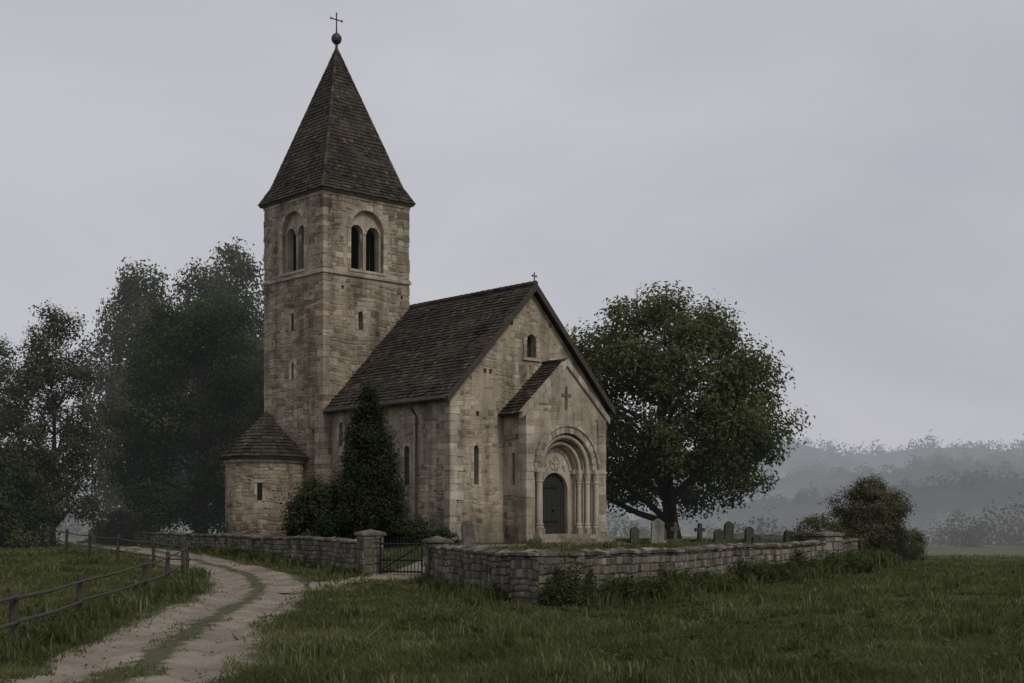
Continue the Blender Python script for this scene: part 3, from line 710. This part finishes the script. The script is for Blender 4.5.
# gate
ga=Vector((-4.1,42.5)); gbp=Vector((-2.75,41.7)); e=empty('churchyard_gate'); gb=B()
d=(gbp-ga); L=d.length; d/=L; z0=Hs(-3.4,41.9)+.08
P3=lambda u,z:(ga.x+d.x*u,ga.y+d.y*u,z0+z)
for z in (.1,.45,.95): gb.tube([P3(0,z),P3(L,z)],[.03,.03],6)
k=0
while k*.13<L: gb.tube([P3(k*.13,.02),P3(k*.13,1.05+.1*math.sin(k*.13/L*math.pi))],[.014,.012],5); k+=1
gb.tube([P3(0,0),P3(0,1.15)],[.035]*2,6); gb.tube([P3(L,0),P3(L,1.1)],[.03]*2,6); gb.tube([P3(0,.12),P3(L,.95)],[.022]*2,6)
gb.obj('gate_bars',IRON,e)
gb=B(); ga=Vector((-2.35,39.5)); d=Vector((-.15,1)).normalized(); L=1.5; z0=Hs(-2.5,40.3)+.1
for z in (.1,.45,.95): gb.tube([P3(0,z),P3(L,z)],[.03,.03],6)
k=0
while k*.13<L: gb.tube([P3(k*.13,.02),P3(k*.13,1.08)],[.014,.012],5); k+=1
gb.obj('gate_leaf_bars',IRON,e)

# ------------------------------------------------------------------ FENCE
def fence(P,heights,name='wooden_fence'):
    e=empty(name); b=B(); tops=[]
    for (x,y),h in zip(P,heights):
        z=Hs(x,y); lx,ly=random.uniform(-.05,.05),random.uniform(-.05,.05); r=random.uniform(.055,.07)
        b.tube([(x,y,z-.3),(x+lx*.5,y+ly*.5,z+h*.5),(x+lx,y+ly,z+h),(x+lx,y+ly,z+h+.03)],[r*1.1,r,r*.93,r*.5],8,random.random()); tops.append((x+lx*.7,y+ly*.7,z,h))
    b.obj('posts',WOOD,e); b=B()
    for p,q in zip(tops[:-1],tops[1:]):
        for f in (.42,.86):
            s=random.uniform(-.03,.03); m=[(p[i]+q[i])/2 for i in range(3)]; hm=(p[3]+q[3])/2
            dv=Vector((q[0]-p[0],q[1]-p[1],0)).normalized()*.15
            b.tube([(p[0]-dv.x+.06,p[1]-dv.y,p[2]+p[3]*f+s),(m[0]+.05,m[1],m[2]+hm*f-.03),(q[0]+dv.x+.06,q[1]+dv.y,q[2]+q[3]*f-s)],[.03,.027,.024],6,random.random())
    b.obj('rails',WOOD,e)
fence([(-6.35,13.5),(-6.9,18.9),(-8.0,25.2),(-8.65,32.0),(-9.5,37.6),(-10.35,43)],[.78,.8,.8,.9,.95,1.0])
fence([(-10.35,43.6),(-12.3,46.8),(-14.6,50.5),(-17,55),(-19.6,60),(-22.4,66),(-26,73),(-30,81),(-36,90),(-44,102),(-55,115)],[1.0]*11)

# ------------------------------------------------------------------ VEGETATION
def unit(v): return v/(np.linalg.norm(v,axis=1)[:,None]+1e-9)
def leaf_mesh(name,C,N,sz,mat,rnd,parent=None,asp=.55):
    n=len(C); T=unit(np.cross(N,RNG.normal(size=(n,3)))); Bn=unit(np.cross(N,T)); l=sz[:,None]*.5; w=l*asp
    V=np.stack([C-T*l,C+Bn*w+T*l*.15,C+T*l,C-Bn*w+T*l*.15],1).reshape(-1,3)
    F=np.arange(4*n).reshape(n,4); return fast_mesh(name,V,F,mat,np.repeat(rnd,4),parent)
def tree(name,x,y,prof,zr,trunk_r,nclump,nleaf,lsz,mat,cr=(.5,1.0),seed=1,droop=0.,lump=.2,offx=0,limbs=26,hollow=.55,twigs=0,trunks=1,bark=BARK,squash=.75,asp=.55,top_lean=0):
    rng=np.random.default_rng(seed); random.seed(seed); z0=Hs(x,y); e=empty(name,(x,y,z0))
    zs=np.array([p[0] for p in prof]); rs=np.array([p[1] for p in prof])
    ph=rng.uniform(0,6.28,6); top=zs[-1]
    def R(z,a): return np.interp(z,zs,rs)*(1+lump*(np.sin(2*a+ph[0]+z*.3)*.5+np.sin(3*a+ph[1]-z*.9)*.5+np.sin(5*a+ph[2]+z*1.4)*.45+.35*np.sin(z*2.1+ph[3])))
    zc=rng.uniform(zs[0],zs[-1],nclump*6); wgt=np.interp(zc,zs,rs)+.25; keep=rng.random(len(zc))<wgt/wgt.max()*.9
    zc=zc[keep][:nclump]; n=len(zc); a=rng.uniform(0,2*math.pi,n); rf=np.clip(hollow+(1-hollow)*rng.random(n)**.6,0,1)*np.where(rng.random(n)<.15,.6,1)
    r=R(zc,a)*rf; C=np.stack([offx+r*np.cos(a)+top_lean*(zc/top)**2,r*np.sin(a),zc],-1)
    crad=rng.uniform(cr[0],cr[1],n)
    nl=(nleaf*(crad/np.mean(cr))**2).astype(int)+4; idx=np.repeat(np.arange(n),nl); m=len(idx)
    d=unit(rng.normal(size=(m,3)))*(rng.random(m)**.45)[:,None]
    d[:,2]*=squash
    LC=C[idx]+d*crad[idx][:,None]*(1+.2*rng.normal(size=(m,1)))
    if droop: LC[:,2]-=droop*np.abs(rng.normal(size=m))*crad[idx]*1.2
    outw=C.copy(); outw[:,2]*=.15; outw=unit(outw+1e-4)
    N=unit(d*1.0+outw[idx]*.35+np.array([0,0,.55])+rng.normal(size=(m,3))*.55)
    if droop: N=unit(N*np.array([1,1,.3]))
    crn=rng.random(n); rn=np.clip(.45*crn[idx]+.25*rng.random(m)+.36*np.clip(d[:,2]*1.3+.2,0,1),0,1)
    sz=rng.uniform(lsz[0],lsz[1],m)
    global RNG; RNG=rng
    leaf_mesh('crown_leaves',LC,N,sz,mat,rn,e,asp)
    b=B(); th=zs[0]+(.75*(top-zs[0]))
    stems=[]
    for t in range(trunks):
        ox=random.uniform(-.4,.4)*(trunks>1); pts=[];rad=[]
        for k in range(9):
            f=k/8; pts.append((ox*(1+2*f)+offx*f+.25*math.sin(f*4+seed+t)*f+top_lean*f*f,.2*math.cos(f*3+seed)*f,-.3+f*th)); rad.append(trunk_r*((1-f)**.8*.9+.06)*(1.45 if k==0 else 1)*(1 if t==0 else .75))
        b.tube(pts,rad,9); stems.append((pts,rad))
    order=rng.permutation(n)[:limbs+twigs]
    for q,ci in enumerate(order):
        c=Vector(C[ci]); pts,rad=stems[q%trunks]
        zt=max(zs[0]*.75,min(c.z-.3*Vector((c.x,c.y)).length-.3,th*.92)); f=(zt+.3)/th; k=min(7,max(1,int(f*8)))
        s=Vector(pts[k]); mid=s.lerp(c,.5)+Vector((random.uniform(-.3,.3),random.uniform(-.3,.3),random.uniform(.1,.5)*(1 if not droop else 1.5)))
        r0=min(rad[k]*.55,trunk_r*.45) if q<limbs else trunk_r*.12
        q1=s.lerp(mid,.5)+Vector((random.uniform(-.12,.12),)*3)
        b.tube([s,q1,mid,mid.lerp(c,.55)+Vector((random.uniform(-.2,.2),random.uniform(-.2,.2),.1)),c],[r0,r0*.8,r0*.55,r0*.32,.012],5)
        for _ in range(2):
            g=c+Vector((random.gauss(0,.3),random.gauss(0,.3),random.gauss(.0,.25))); b.tube([mid,mid.lerp(g,.6)+Vector((0,0,.1)),g],[r0*.35,r0*.2,.008],4)
    b.obj('trunk_and_limbs',bark,e,sm=True)
    return e
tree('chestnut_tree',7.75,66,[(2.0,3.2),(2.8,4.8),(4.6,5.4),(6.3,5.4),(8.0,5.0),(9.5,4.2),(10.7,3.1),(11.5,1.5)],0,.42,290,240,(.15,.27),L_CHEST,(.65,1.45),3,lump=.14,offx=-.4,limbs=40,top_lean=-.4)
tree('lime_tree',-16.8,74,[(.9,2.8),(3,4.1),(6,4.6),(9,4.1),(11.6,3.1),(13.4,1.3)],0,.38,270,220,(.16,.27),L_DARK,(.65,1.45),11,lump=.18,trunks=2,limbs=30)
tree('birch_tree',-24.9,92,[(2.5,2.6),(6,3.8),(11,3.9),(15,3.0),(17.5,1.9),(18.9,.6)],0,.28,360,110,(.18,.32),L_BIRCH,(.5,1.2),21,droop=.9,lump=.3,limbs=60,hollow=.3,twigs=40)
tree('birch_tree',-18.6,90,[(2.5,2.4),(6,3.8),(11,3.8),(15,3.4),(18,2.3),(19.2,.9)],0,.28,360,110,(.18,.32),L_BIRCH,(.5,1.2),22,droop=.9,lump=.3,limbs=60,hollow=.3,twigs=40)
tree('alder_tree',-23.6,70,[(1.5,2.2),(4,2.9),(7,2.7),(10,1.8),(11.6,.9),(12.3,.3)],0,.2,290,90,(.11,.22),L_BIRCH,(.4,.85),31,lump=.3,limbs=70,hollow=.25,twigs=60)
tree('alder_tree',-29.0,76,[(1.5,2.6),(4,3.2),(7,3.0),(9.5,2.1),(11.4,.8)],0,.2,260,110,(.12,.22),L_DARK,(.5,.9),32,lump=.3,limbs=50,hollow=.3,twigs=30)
tree('hazel_bush',-25.3,68,[(.2,2.4),(2,2.7),(3.6,2.0),(4.8,.8)],0,.1,190,130,(.12,.2),L_DARK,(.4,.8),33,lump=.2,trunks=3,limbs=24)
tree('hazel_bush',-21.4,76,[(.1,1.3),(.8,1.7),(1.8,.8)],0,.06,70,100,(.1,.2),L_SHRUB,(.3,.6),34,trunks=3,limbs=10)
tree('yew_tree',-5.5,52.3,[(.1,1.45),(1.2,1.5),(2.6,1.28),(4,.85),(5.2,.45),(6.15,.08)],0,.12,420,170,(.06,.13),L_YEW,(.25,.48),41,lump=.1,limbs=20,hollow=.25,squash=1.6,asp=.45)
tree('yew_bush',-7.45,51.8,[(.1,1.2),(1.2,1.3),(2.1,.95),(2.9,.3)],0,.1,160,150,(.07,.14),L_YEW,(.25,.5),42,lump=.25,trunks=3,limbs=14,hollow=.3,squash=1.1,asp=.45)
tree('box_shrub',-3.9,51.6,[(.05,.9),(.5,1.0),(.95,.5)],0,.05,60,110,(.06,.12),L_YEW,(.2,.35),43,trunks=3,limbs=8)
tree('box_shrub',-2.6,50.6,[(.05,.55),(.3,.6),(.55,.3)],0,.04,26,90,(.06,.12),L_DARK,(.15,.3),44,trunks=3,limbs=6)
tree('elder_bush',16.6,63,[(.3,1.3),(1.5,1.75),(2.6,1.6),(3.3,1.0),(3.8,.4)],0,.07,210,120,(.08,.16),L_SHRUB,(.3,.6),51,lump=.28,trunks=4,limbs=40,hollow=.25,twigs=40)
tree('elder_bush',13.6,60,[(.1,1.1),(1.0,1.4),(1.9,.8)],0,.05,90,90,(.07,.14),L_SHRUB,(.25,.45),52,lump=.25,trunks=3,limbs=20)
tree('elder_bush',19.0,66,[(.1,.9),(.7,1.2),(1.5,.5)],0,.05,70,90,(.08,.14),L_WEED,(.25,.45),53,lump=.25,trunks=3,limbs=12)

def blob_forest(name,pts,mat,nq,seed,qs=(.22,.42)):
    rng=np.random.default_rng(seed); C=[];N=[];S=[];R=[]
    for (x,y,z,r,h) in pts:
        d=unit(rng.normal(size=(nq,3))); d[:,2]=np.abs(d[:,2])*1.0-.15*rng.random(nq)
        lump=1+.16*np.sin(d[:,0]*5+x)+.16*np.sin(d[:,2]*6+y)+.04*rng.normal(size=nq)
        rad=rng.random(nq)**.3
        C.append(np.stack([x+d[:,0]*r*lump*rad,y+d[:,1]*r*lump*rad,z+d[:,2]*h*lump*rad],-1)); N.append(unit(d+rng.normal(size=(nq,3))*.4))
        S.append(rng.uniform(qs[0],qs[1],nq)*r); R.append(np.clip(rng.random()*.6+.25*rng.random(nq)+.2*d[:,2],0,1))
    global RNG; RNG=rng
    leaf_mesh(name,np.concatenate(C),np.concatenate(N),np.concatenate(S),mat,np.concatenate(R),None,.8)
def ridge(name,Yc,prof,depth,ntree,tr,nq,seed,xr,qs):
    xs_=np.array([p[0] for p in prof],float); hs_=np.array([p[1] for p in prof],float); rg=np.random.default_rng(seed)
    def hh(x,y):
        b=np.interp(x,xs_,hs_)*(1+.05*np.sin(x*.021+seed)+.04*np.sin(x*.06+seed*2)); return b*smooth(-depth,0,y-Yc)*(1-.6*smooth(0,depth*1.5,y-Yc))-.5
    gx=np.linspace(xs_[0],xs_[-1],200); gy=np.linspace(Yc-depth,Yc+depth*1.5,24); X,Y=np.meshgrid(gx,gy); Z=hh(X,Y)
    i=(np.arange(199)[None,:]+200*np.arange(23)[:,None]).ravel()
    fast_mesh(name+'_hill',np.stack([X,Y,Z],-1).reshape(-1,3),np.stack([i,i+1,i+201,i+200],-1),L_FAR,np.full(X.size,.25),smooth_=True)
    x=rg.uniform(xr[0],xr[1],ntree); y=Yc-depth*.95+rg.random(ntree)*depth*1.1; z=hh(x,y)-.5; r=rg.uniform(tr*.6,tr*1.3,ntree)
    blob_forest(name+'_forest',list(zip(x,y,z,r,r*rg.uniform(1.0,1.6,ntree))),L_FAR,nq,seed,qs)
ridge('distant',1000,[(-1100,30),(-400,26),(0,40),(150,56),(205,62),(250,56),(330,64),(400,60),(700,70),(1100,60)],220,1000,6.5,70,61,(-480,480),(.18,.34))
ridge('middle',600,[(-700,8),(-250,9),(50,10),(90,17),(126,25),(170,24),(190,32),(240,36),(300,36),(700,40)],120,900,4.6,110,62,(-290,290),(.15,.3))
ridge('near',370,[(-450,3),(-100,3),(40,4),(65,8),(95,11),(115,13),(136,14),(200,15),(450,14)],60,560,3.2,130,63,(-180,180),(.13,.27))
pts=[]
rg=np.random.default_rng(9)
for k in range(100): x=rg.uniform(-160,170); pts.append((x,rg.uniform(165,250),-.2,rg.uniform(1.8,3.6),rg.uniform(2.2,5.0)))
for (px,Yd,r,h) in ((955,120,2.0,3.4),(985,126,2.6,4.4),(1012,122,2.5,4.0),(1035,125,2.6,4.6),(940,135,1.8,2.6),(1065,120,2.8,4.4),(970,112,1.4,2.0),(745,105,1.6,2.6),(768,108,1.9,3.0),(725,112,1.7,2.3),(790,112,1.5,2.2),(812,118,1.6,2.4),(620,110,1.9,3.0),(642,105,1.6,2.4),(90,130,3,4),(60,140,3,5),(20,135,3.5,5)):
    pts.append(((px-512)/1366*Yd,Yd,0.0,r,h))
blob_forest('field_bushes',pts,L_FARBUSH,560,10,(.09,.17))

# ---- grass
rg=np.random.default_rng(12); N=540000
zz=1/(1/11.5+(1/80.-1/11.5)*rg.random(N)); xx=(rg.random(N)*2-1)*(zz*.44+1.2)
sd=yard_sd(xx,zz); dt=line_d(xx,zz,TR); dp=line_d(xx,zz,PA)
pn=np.sin(xx*2.3+np.sin(zz*1.1)*2)*np.sin(zz*1.7+np.sin(xx*1.3)*2)
keep=(np.abs(sd)>.3)
edge=np.clip((dt-.9)/.4+.35*pn,0,1); centre=(dt<.34+.12*pn)*np.clip(pn+.75,0,1)
keep&=(rg.random(N)<np.maximum(edge,centre))&((dp>.8+.25*pn)|(rg.random(N)<.1))
bare=np.sin(xx*.55+2.2+.8*np.sin(zz*.4))*np.sin(zz*.43+.4)+.25*pn
keep&=(rg.random(N)<np.clip(1.5-1.3*np.clip((bare-.3)*3,0,1),0.15,1))
xx=xx[keep];zz=zz[keep];dt=dt[keep];dp=dp[keep];sd=sd[keep];pn=pn[keep]; n=len(xx)
big=.5+.5*np.sin(xx*.8+1.3*np.sin(zz*.35))*np.sin(zz*.6+.9*np.sin(xx*.5))
hgt=(.028+.055*rg.random(n)**1.6+.065*big*rg.random(n))*(1+.008*zz)*np.clip(.5+dt*.35,.4,1)
hgt*=np.where(rg.random(n)<.012,2.4,1)
hgt=np.where(sd>0,hgt*.8,hgt)
wd=(.0038+.00052*zz)*rg.uniform(.7,1.5,n); an=rg.uniform(0,6.28,n); ln=rg.normal(0,.7,(n,2))*hgt[:,None]
base=np.stack([xx,zz,H(xx,zz)-.01+np.where((dt<1.55)|(dp<1.2),.045,0)],-1)
dx=np.stack([np.cos(an)*wd,np.sin(an)*wd,np.zeros(n)],-1)
V=np.stack([base-dx,base+dx,base+np.concatenate([ln,hgt[:,None]],1)],1).reshape(-1,3)
rn=np.clip(.22+.35*rg.random(n)+.2*big+.14*pn+np.where(rg.random(n)<.08,.4,0),0,1)
fast_mesh('meadow_grass',V,np.arange(3*n).reshape(n,3),GRASS,np.repeat(rn,3))
def tufts(name,P,h,nb,seed,mat=GRASS,mu=.5):
    rg=np.random.default_rng(seed); P=np.array(P); idx=np.repeat(np.arange(len(P)),nb); n=len(idx)
    hh=h[idx]*rg.uniform(.5,1.1,n); off=rg.normal(0,.09,(n,2))*(1+h[idx][:,None]); a=rg.uniform(0,6.28,n); l=rg.uniform(.15,.6,n)*hh
    b=np.stack([P[idx,0]+off[:,0],P[idx,1]+off[:,1]],-1); z=H(b[:,0],b[:,1]); w=(.0025+.00042*P[idx,1])*rg.uniform(.7,1.3,n)
    c,s=np.cos(a),np.sin(a); px,py=-s*w,c*w
    p0=np.stack([b[:,0]-px,b[:,1]-py,z-.02],-1);p1=np.stack([b[:,0]+px,b[:,1]+py,z-.02],-1)
    m=np.stack([b[:,0]+c*l*.35,b[:,1]+s*l*.35,z+hh*.65],-1); q=np.stack([px*.8,py*.8,px*0],-1)
    t=np.stack([b[:,0]+c*l*1.1,b[:,1]+s*l*1.1,z+hh*.93],-1)
    V=np.stack([p0,p1,m+q,m-q,t+q*.1,t-q*.1],1).reshape(-1,3); k=np.arange(n)*6
    F=np.concatenate([np.stack([k,k+1,k+2,k+3],-1),np.stack([k+3,k+2,k+4,k+5],-1)])
    tn=rg.normal(0,.14,len(P))
    fast_mesh(name,V,F,mat,np.repeat(np.clip(rg.normal(mu,.17,n)+tn[idx],0,1),6))
P=[];hs=[]
for _ in range(1900):
    z=1/(1/12+(1/50-1/12)*rg.random()); x=(rg.random()*2-1)*z*.42
    if abs(yard_sd(np.array([x]),np.array([z]))[0])<.4 or line_d(np.array([x]),np.array([z]),TR)[0]<1.5: continue
    if math.sin(x*1.1+2+math.sin(z*.5))*math.sin(z*.7+math.sin(x*.8))<.0: continue
    P.append((x,z));hs.append(rg.uniform(.09,.22)*(1.8 if rg.random()<.22 else 1))
def along(a,b,n,side,hr,sp=.25):
    a=np.array(a);b=np.array(b);d=(b-a)/np.linalg.norm(b-a);nn=np.array([d[1],-d[0]])*side
    for _ in range(n):
        p=a+(b-a)*rg.random()+nn*(.35+abs(rg.normal(0,sp))); P.append(tuple(p));hs.append(rg.uniform(*hr))
along((.9,28.4),(11.4,50),320,1,(.2,.55),.4); along((-2.15,39.3),(.2,29),90,1,(.15,.4)); along((-9.5,53),(-4.4,43),90,1,(.15,.35))
along((-27,88),(-9.5,53),130,1,(.2,.4)); along((11.4,50),(20.5,75),160,1,(.4,.9),.6)
along((-6.35,13.5),(-8.65,32),150,1,(.2,.42),.15); along((-8.65,32),(-10.35,43),60,1,(.2,.4),.1)
tufts('tall_grass_tufts',P,np.array(hs),26,77)
def weeds(name,spots,seed):
    rg=np.random.default_rng(seed); C=[];N=[];S=[];R=[]; b=B()
    for (x,y,r,h) in spots:
        z=Hs(x,y); ns=max(3,int(22*r))
        for k in range(ns):
            a=rg.uniform(0,6.28); rr=r*math.sqrt(rg.random()); sx,sy=x+rr*.4*math.cos(a),y+rr*.4*math.sin(a); tx,ty=x+rr*math.cos(a),y+rr*math.sin(a); th=h*rg.uniform(.5,1.05)*(1-.35*rr/r)
            b.tube([(sx,sy,z),((sx+tx)/2,(sy+ty)/2,z+th*.6),(tx,ty,z+th)],[.008,.006,.003],4)
            m=int(90*h)+18; f=rg.random(m)**.7; px=sx+(tx-sx)*f+rg.normal(0,.08,m); py=sy+(ty-sy)*f+rg.normal(0,.08,m)
            C.append(np.stack([px,py,z+th*f+rg.normal(0,.03,m)],-1)); N.append(unit(rg.normal(size=(m,3))*.6+np.array([0,-.2,.8]))); S.append(rg.uniform(.04,.1,m)*(1+.012*max(0,y-28))); R.append(np.clip(rg.random()*.5+rg.random(m)*.5,0,1))
    e=empty(name); global RNG; RNG=rg
    b.obj('weed_stems',L_WEED,e); leaf_mesh('weed_leaves',np.concatenate(C),np.concatenate(N),np.concatenate(S),L_WEED,np.concatenate(R),e,.6)
# outward normal of the front wall
wn=np.array([21.0,-10.05]); wn/=np.linalg.norm(wn)
def onwall(t,off): p=np.array([1.35,29.0])+t*np.array([10.05,21.0])+wn*off; return float(p[0]),float(p[1])
sp=[(1.25,28.0,.42,1.05),(.85,27.8,.35,.8),(1.75,28.6,.4,.8),(-.35,29.6,.3,.5),(-.9,32.4,.25,.4),(11.9,49.2,.6,.9),(12.9,50.6,.6,.8),(13.8,53,.7,.9)]
for t,off,r,h in ((.06,.5,.4,.8),(.10,.6,.4,.7),(.14,.5,.35,.6),(.2,.55,.45,.9),(.25,.5,.4,.7),(.33,.55,.5,.85),(.38,.5,.35,.6),(.44,.5,.45,.8),(.5,.6,.5,1.0),(.55,.5,.45,.8),(.6,.5,.4,.7),(.66,.55,.5,.9),(.74,.6,.55,.95),(.8,.5,.5,.85),(.86,.5,.5,.8),(.9,.7,.6,1.0),(.96,.7,.6,.95)): sp.append((*onwall(t,off),r,h))
for k in range(120): sp.append((*onwall(rg.random(),.35+abs(rg.normal(0,.35))),rg.uniform(.15,.45),rg.uniform(.2,.65)))
for k in range(22):
    t=rg.random(); sp.append((11.6+9*t+.7,50+25*t-.3,rg.uniform(.4,.8),rg.uniform(.6,1.2)))
for k in range(26): 
    t=rg.random(); sp.append((-6.4-2.2*t+.1,14+18*t,rg.uniform(.12,.28),rg.uniform(.15,.42)))
for k in range(26): 
    t=rg.random(); sp.append((-4.4-5.1*t-.45,43+10*t-.2,rg.uniform(.12,.28),rg.uniform(.15,.4)))
for k in range(90):
    z=rg.uniform(14,30); x=rg.uniform(-.08,.42)*z
    if yard_sd(np.array([x]),np.array([z]))[0]>-.4 or line_d(np.array([x]),np.array([z]),TR)[0]<1.3: continue
    sp.append((x,z,rg.uniform(.08,.25),rg.uniform(.06,.22)))
weeds('wall_weeds',sp,88)
weeds('wall_ivy_plant',[(.95,28.4,.35,1.35),(1.5,29.0,.25,1.3),(*onwall(.48,.2),.25,1.25),(*onwall(.77,.2),.3,1.25)],89)

# ------------------------------------------------------------------ gravestones
random.seed(5)
def grave(x,y,h,w,kind,rv=.5,rz=.7):
    z=Hs(x,y); e=empty('gravestone',(x,y,z),rz); e.rotation_euler=(random.uniform(-.06,.06),random.uniform(-.07,.07),rz); b=B(); t=.07
    b.box(-w*.62,w*.62,-.16,.16,-.2,.14,rv,.005)
    def ext(prof,t=t):
        n=len(prof); b.add([(u,-t,v) for u,v in prof]+[(u,t,v) for u,v in prof],[tuple(range(n)),tuple(range(2*n-1,n-1,-1))]+[(i,i+n,(i+1)%n+n,(i+1)%n) for i in range(n)],rv)
    if kind=='round': ext([(-w/2,.13),(w/2,.13)]+[(w/2*math.cos(math.pi*k/10),h-w/2+w/2*math.sin(math.pi*k/10)) for k in range(11)])
    elif kind=='cross':
        a=w*.16; ext([(-a*1.3,.13),(a*1.3,.13),(a,h*.58),(w/2,h*.58),(w/2,h*.76),(a,h*.76),(a,h),(-a,h),(-a,h*.76),(-w/2,h*.76),(-w/2,h*.58),(-a,h*.58)])
    elif kind=='obelisk':
        q=w*.32; b.box(-w*.42,w*.42,-w*.36,w*.36,.13,.34,rv); b.add([(-q,-q,.33),(q,-q,.33),(q,q,.33),(-q,q,.33),(-q*.6,-q*.6,h*.9),(q*.6,-q*.6,h*.9),(q*.6,q*.6,h*.9),(-q*.6,q*.6,h*.9),(0,0,h)],[(0,1,5,4),(1,2,6,5),(2,3,7,6),(3,0,4,7),(4,5,8),(5,6,8),(6,7,8),(7,4,8)],rv)
    else: ext([(-w/2,.13),(w/2,.13),(w/2,h*.82),(w*.3,h*.9),(0,h),(-w*.3,h*.9),(-w/2,h*.82)])
    b.obj('headstone',S_GRAVE,e,bevel=.012)
for a in ((5.95,56,1.05,.55,'gable',.95,.3),(5.2,58,.7,.4,'round',.4,.4),(8.1,59,.85,.5,'cross',.2,.5),(8.7,57.5,.6,.45,'round',.3,.4),(9.5,60,.95,.5,'gable',.15,.6),(11.7,58,1.05,.5,'obelisk',.05,.4),
          (10.6,61,.7,.45,'round',.3,.5),(-1.45,46,.95,.42,'round',.45,.4),(7.4,62,.9,.5,'cross',.5,.3),(12.6,62,.8,.45,'round',.15,.6),(6.6,60.5,.7,.5,'round',.5,.4),(10.1,56.5,.55,.4,'gable',.25,.5),(13.2,59,.6,.4,'gable',.2,.5)):
    grave(*a)

# ------------------------------------------------------------------ world, sun, camera
w=bpy.data.worlds.new('World'); scene.world=w; w.use_nodes=True; t=w.node_tree; t.nodes.clear()
N_=lambda ty:t.nodes.new(ty); Lk=t.links.new
sun_az=math.radians(140); sun_el=math.radians(42)
sky=N_('ShaderNodeTexSky'); sky.sky_type='NISHITA'; sky.sun_disc=False; sky.sun_elevation=sun_el; sky.sun_rotation=sun_az; sky.dust_density=3
bg1=N_('ShaderNodeBackground'); bg1.inputs[1].default_value=.07; Lk(sky.outputs[0],bg1.inputs[0])
tc_=N_('ShaderNodeTexCoord'); mp=N_('ShaderNodeMapping'); mp.inputs['Scale'].default_value=(1,1,2.2); mp.inputs['Location'].default_value=(.35,.1,.2); Lk(tc_.outputs['Generated'],mp.inputs[0])
nz=N_('ShaderNodeTexNoise'); nz.inputs['Scale'].default_value=2.0; nz.inputs['Detail'].default_value=6; nz.inputs['Roughness'].default_value=.52; nz.inputs['Distortion'].default_value=.4; Lk(mp.outputs[0],nz.inputs['Vector'])
rp=N_('ShaderNodeValToRGB'); rp.color_ramp.elements[0].position=.3; rp.color_ramp.elements[0].color=(.465,.47,.52,1); rp.color_ramp.elements[1].position=.7; rp.color_ramp.elements[1].color=(.61,.605,.64,1); Lk(nz.outputs['Fac'],rp.inputs[0])
bg2=N_('ShaderNodeBackground'); bg2.inputs[1].default_value=1.; Lk(rp.outputs[0],bg2.inputs[0])
mx=N_('ShaderNodeMixShader'); mx.inputs[0].default_value=.92; Lk(bg1.outputs[0],mx.inputs[1]); Lk(bg2.outputs[0],mx.inputs[2])
wo=N_('ShaderNodeOutputWorld'); Lk(mx.outputs[0],wo.inputs[0])
sl=bpy.data.lights.new('sun','SUN'); sl.energy=1.3; sl.angle=math.radians(18); sl.color=(1,.94,.85)
so=bpy.data.objects.new('sun',sl); COL.objects.link(so)
dv=-Vector((math.sin(sun_az)*math.cos(sun_el),math.cos(sun_az)*math.cos(sun_el),math.sin(sun_el))); so.rotation_euler=dv.to_track_quat('-Z','Y').to_euler(); so.location=(30,-30,40)
cam=bpy.data.cameras.new('camera'); cam.lens=48; cam.sensor_width=36; cam.shift_y=.182; cam.clip_end=5000; cam.clip_start=.1
co=bpy.data.objects.new('camera',cam); COL.objects.link(co); co.location=(0,0,1.65); co.rotation_euler=(math.radians(90),0,0); scene.camera=co
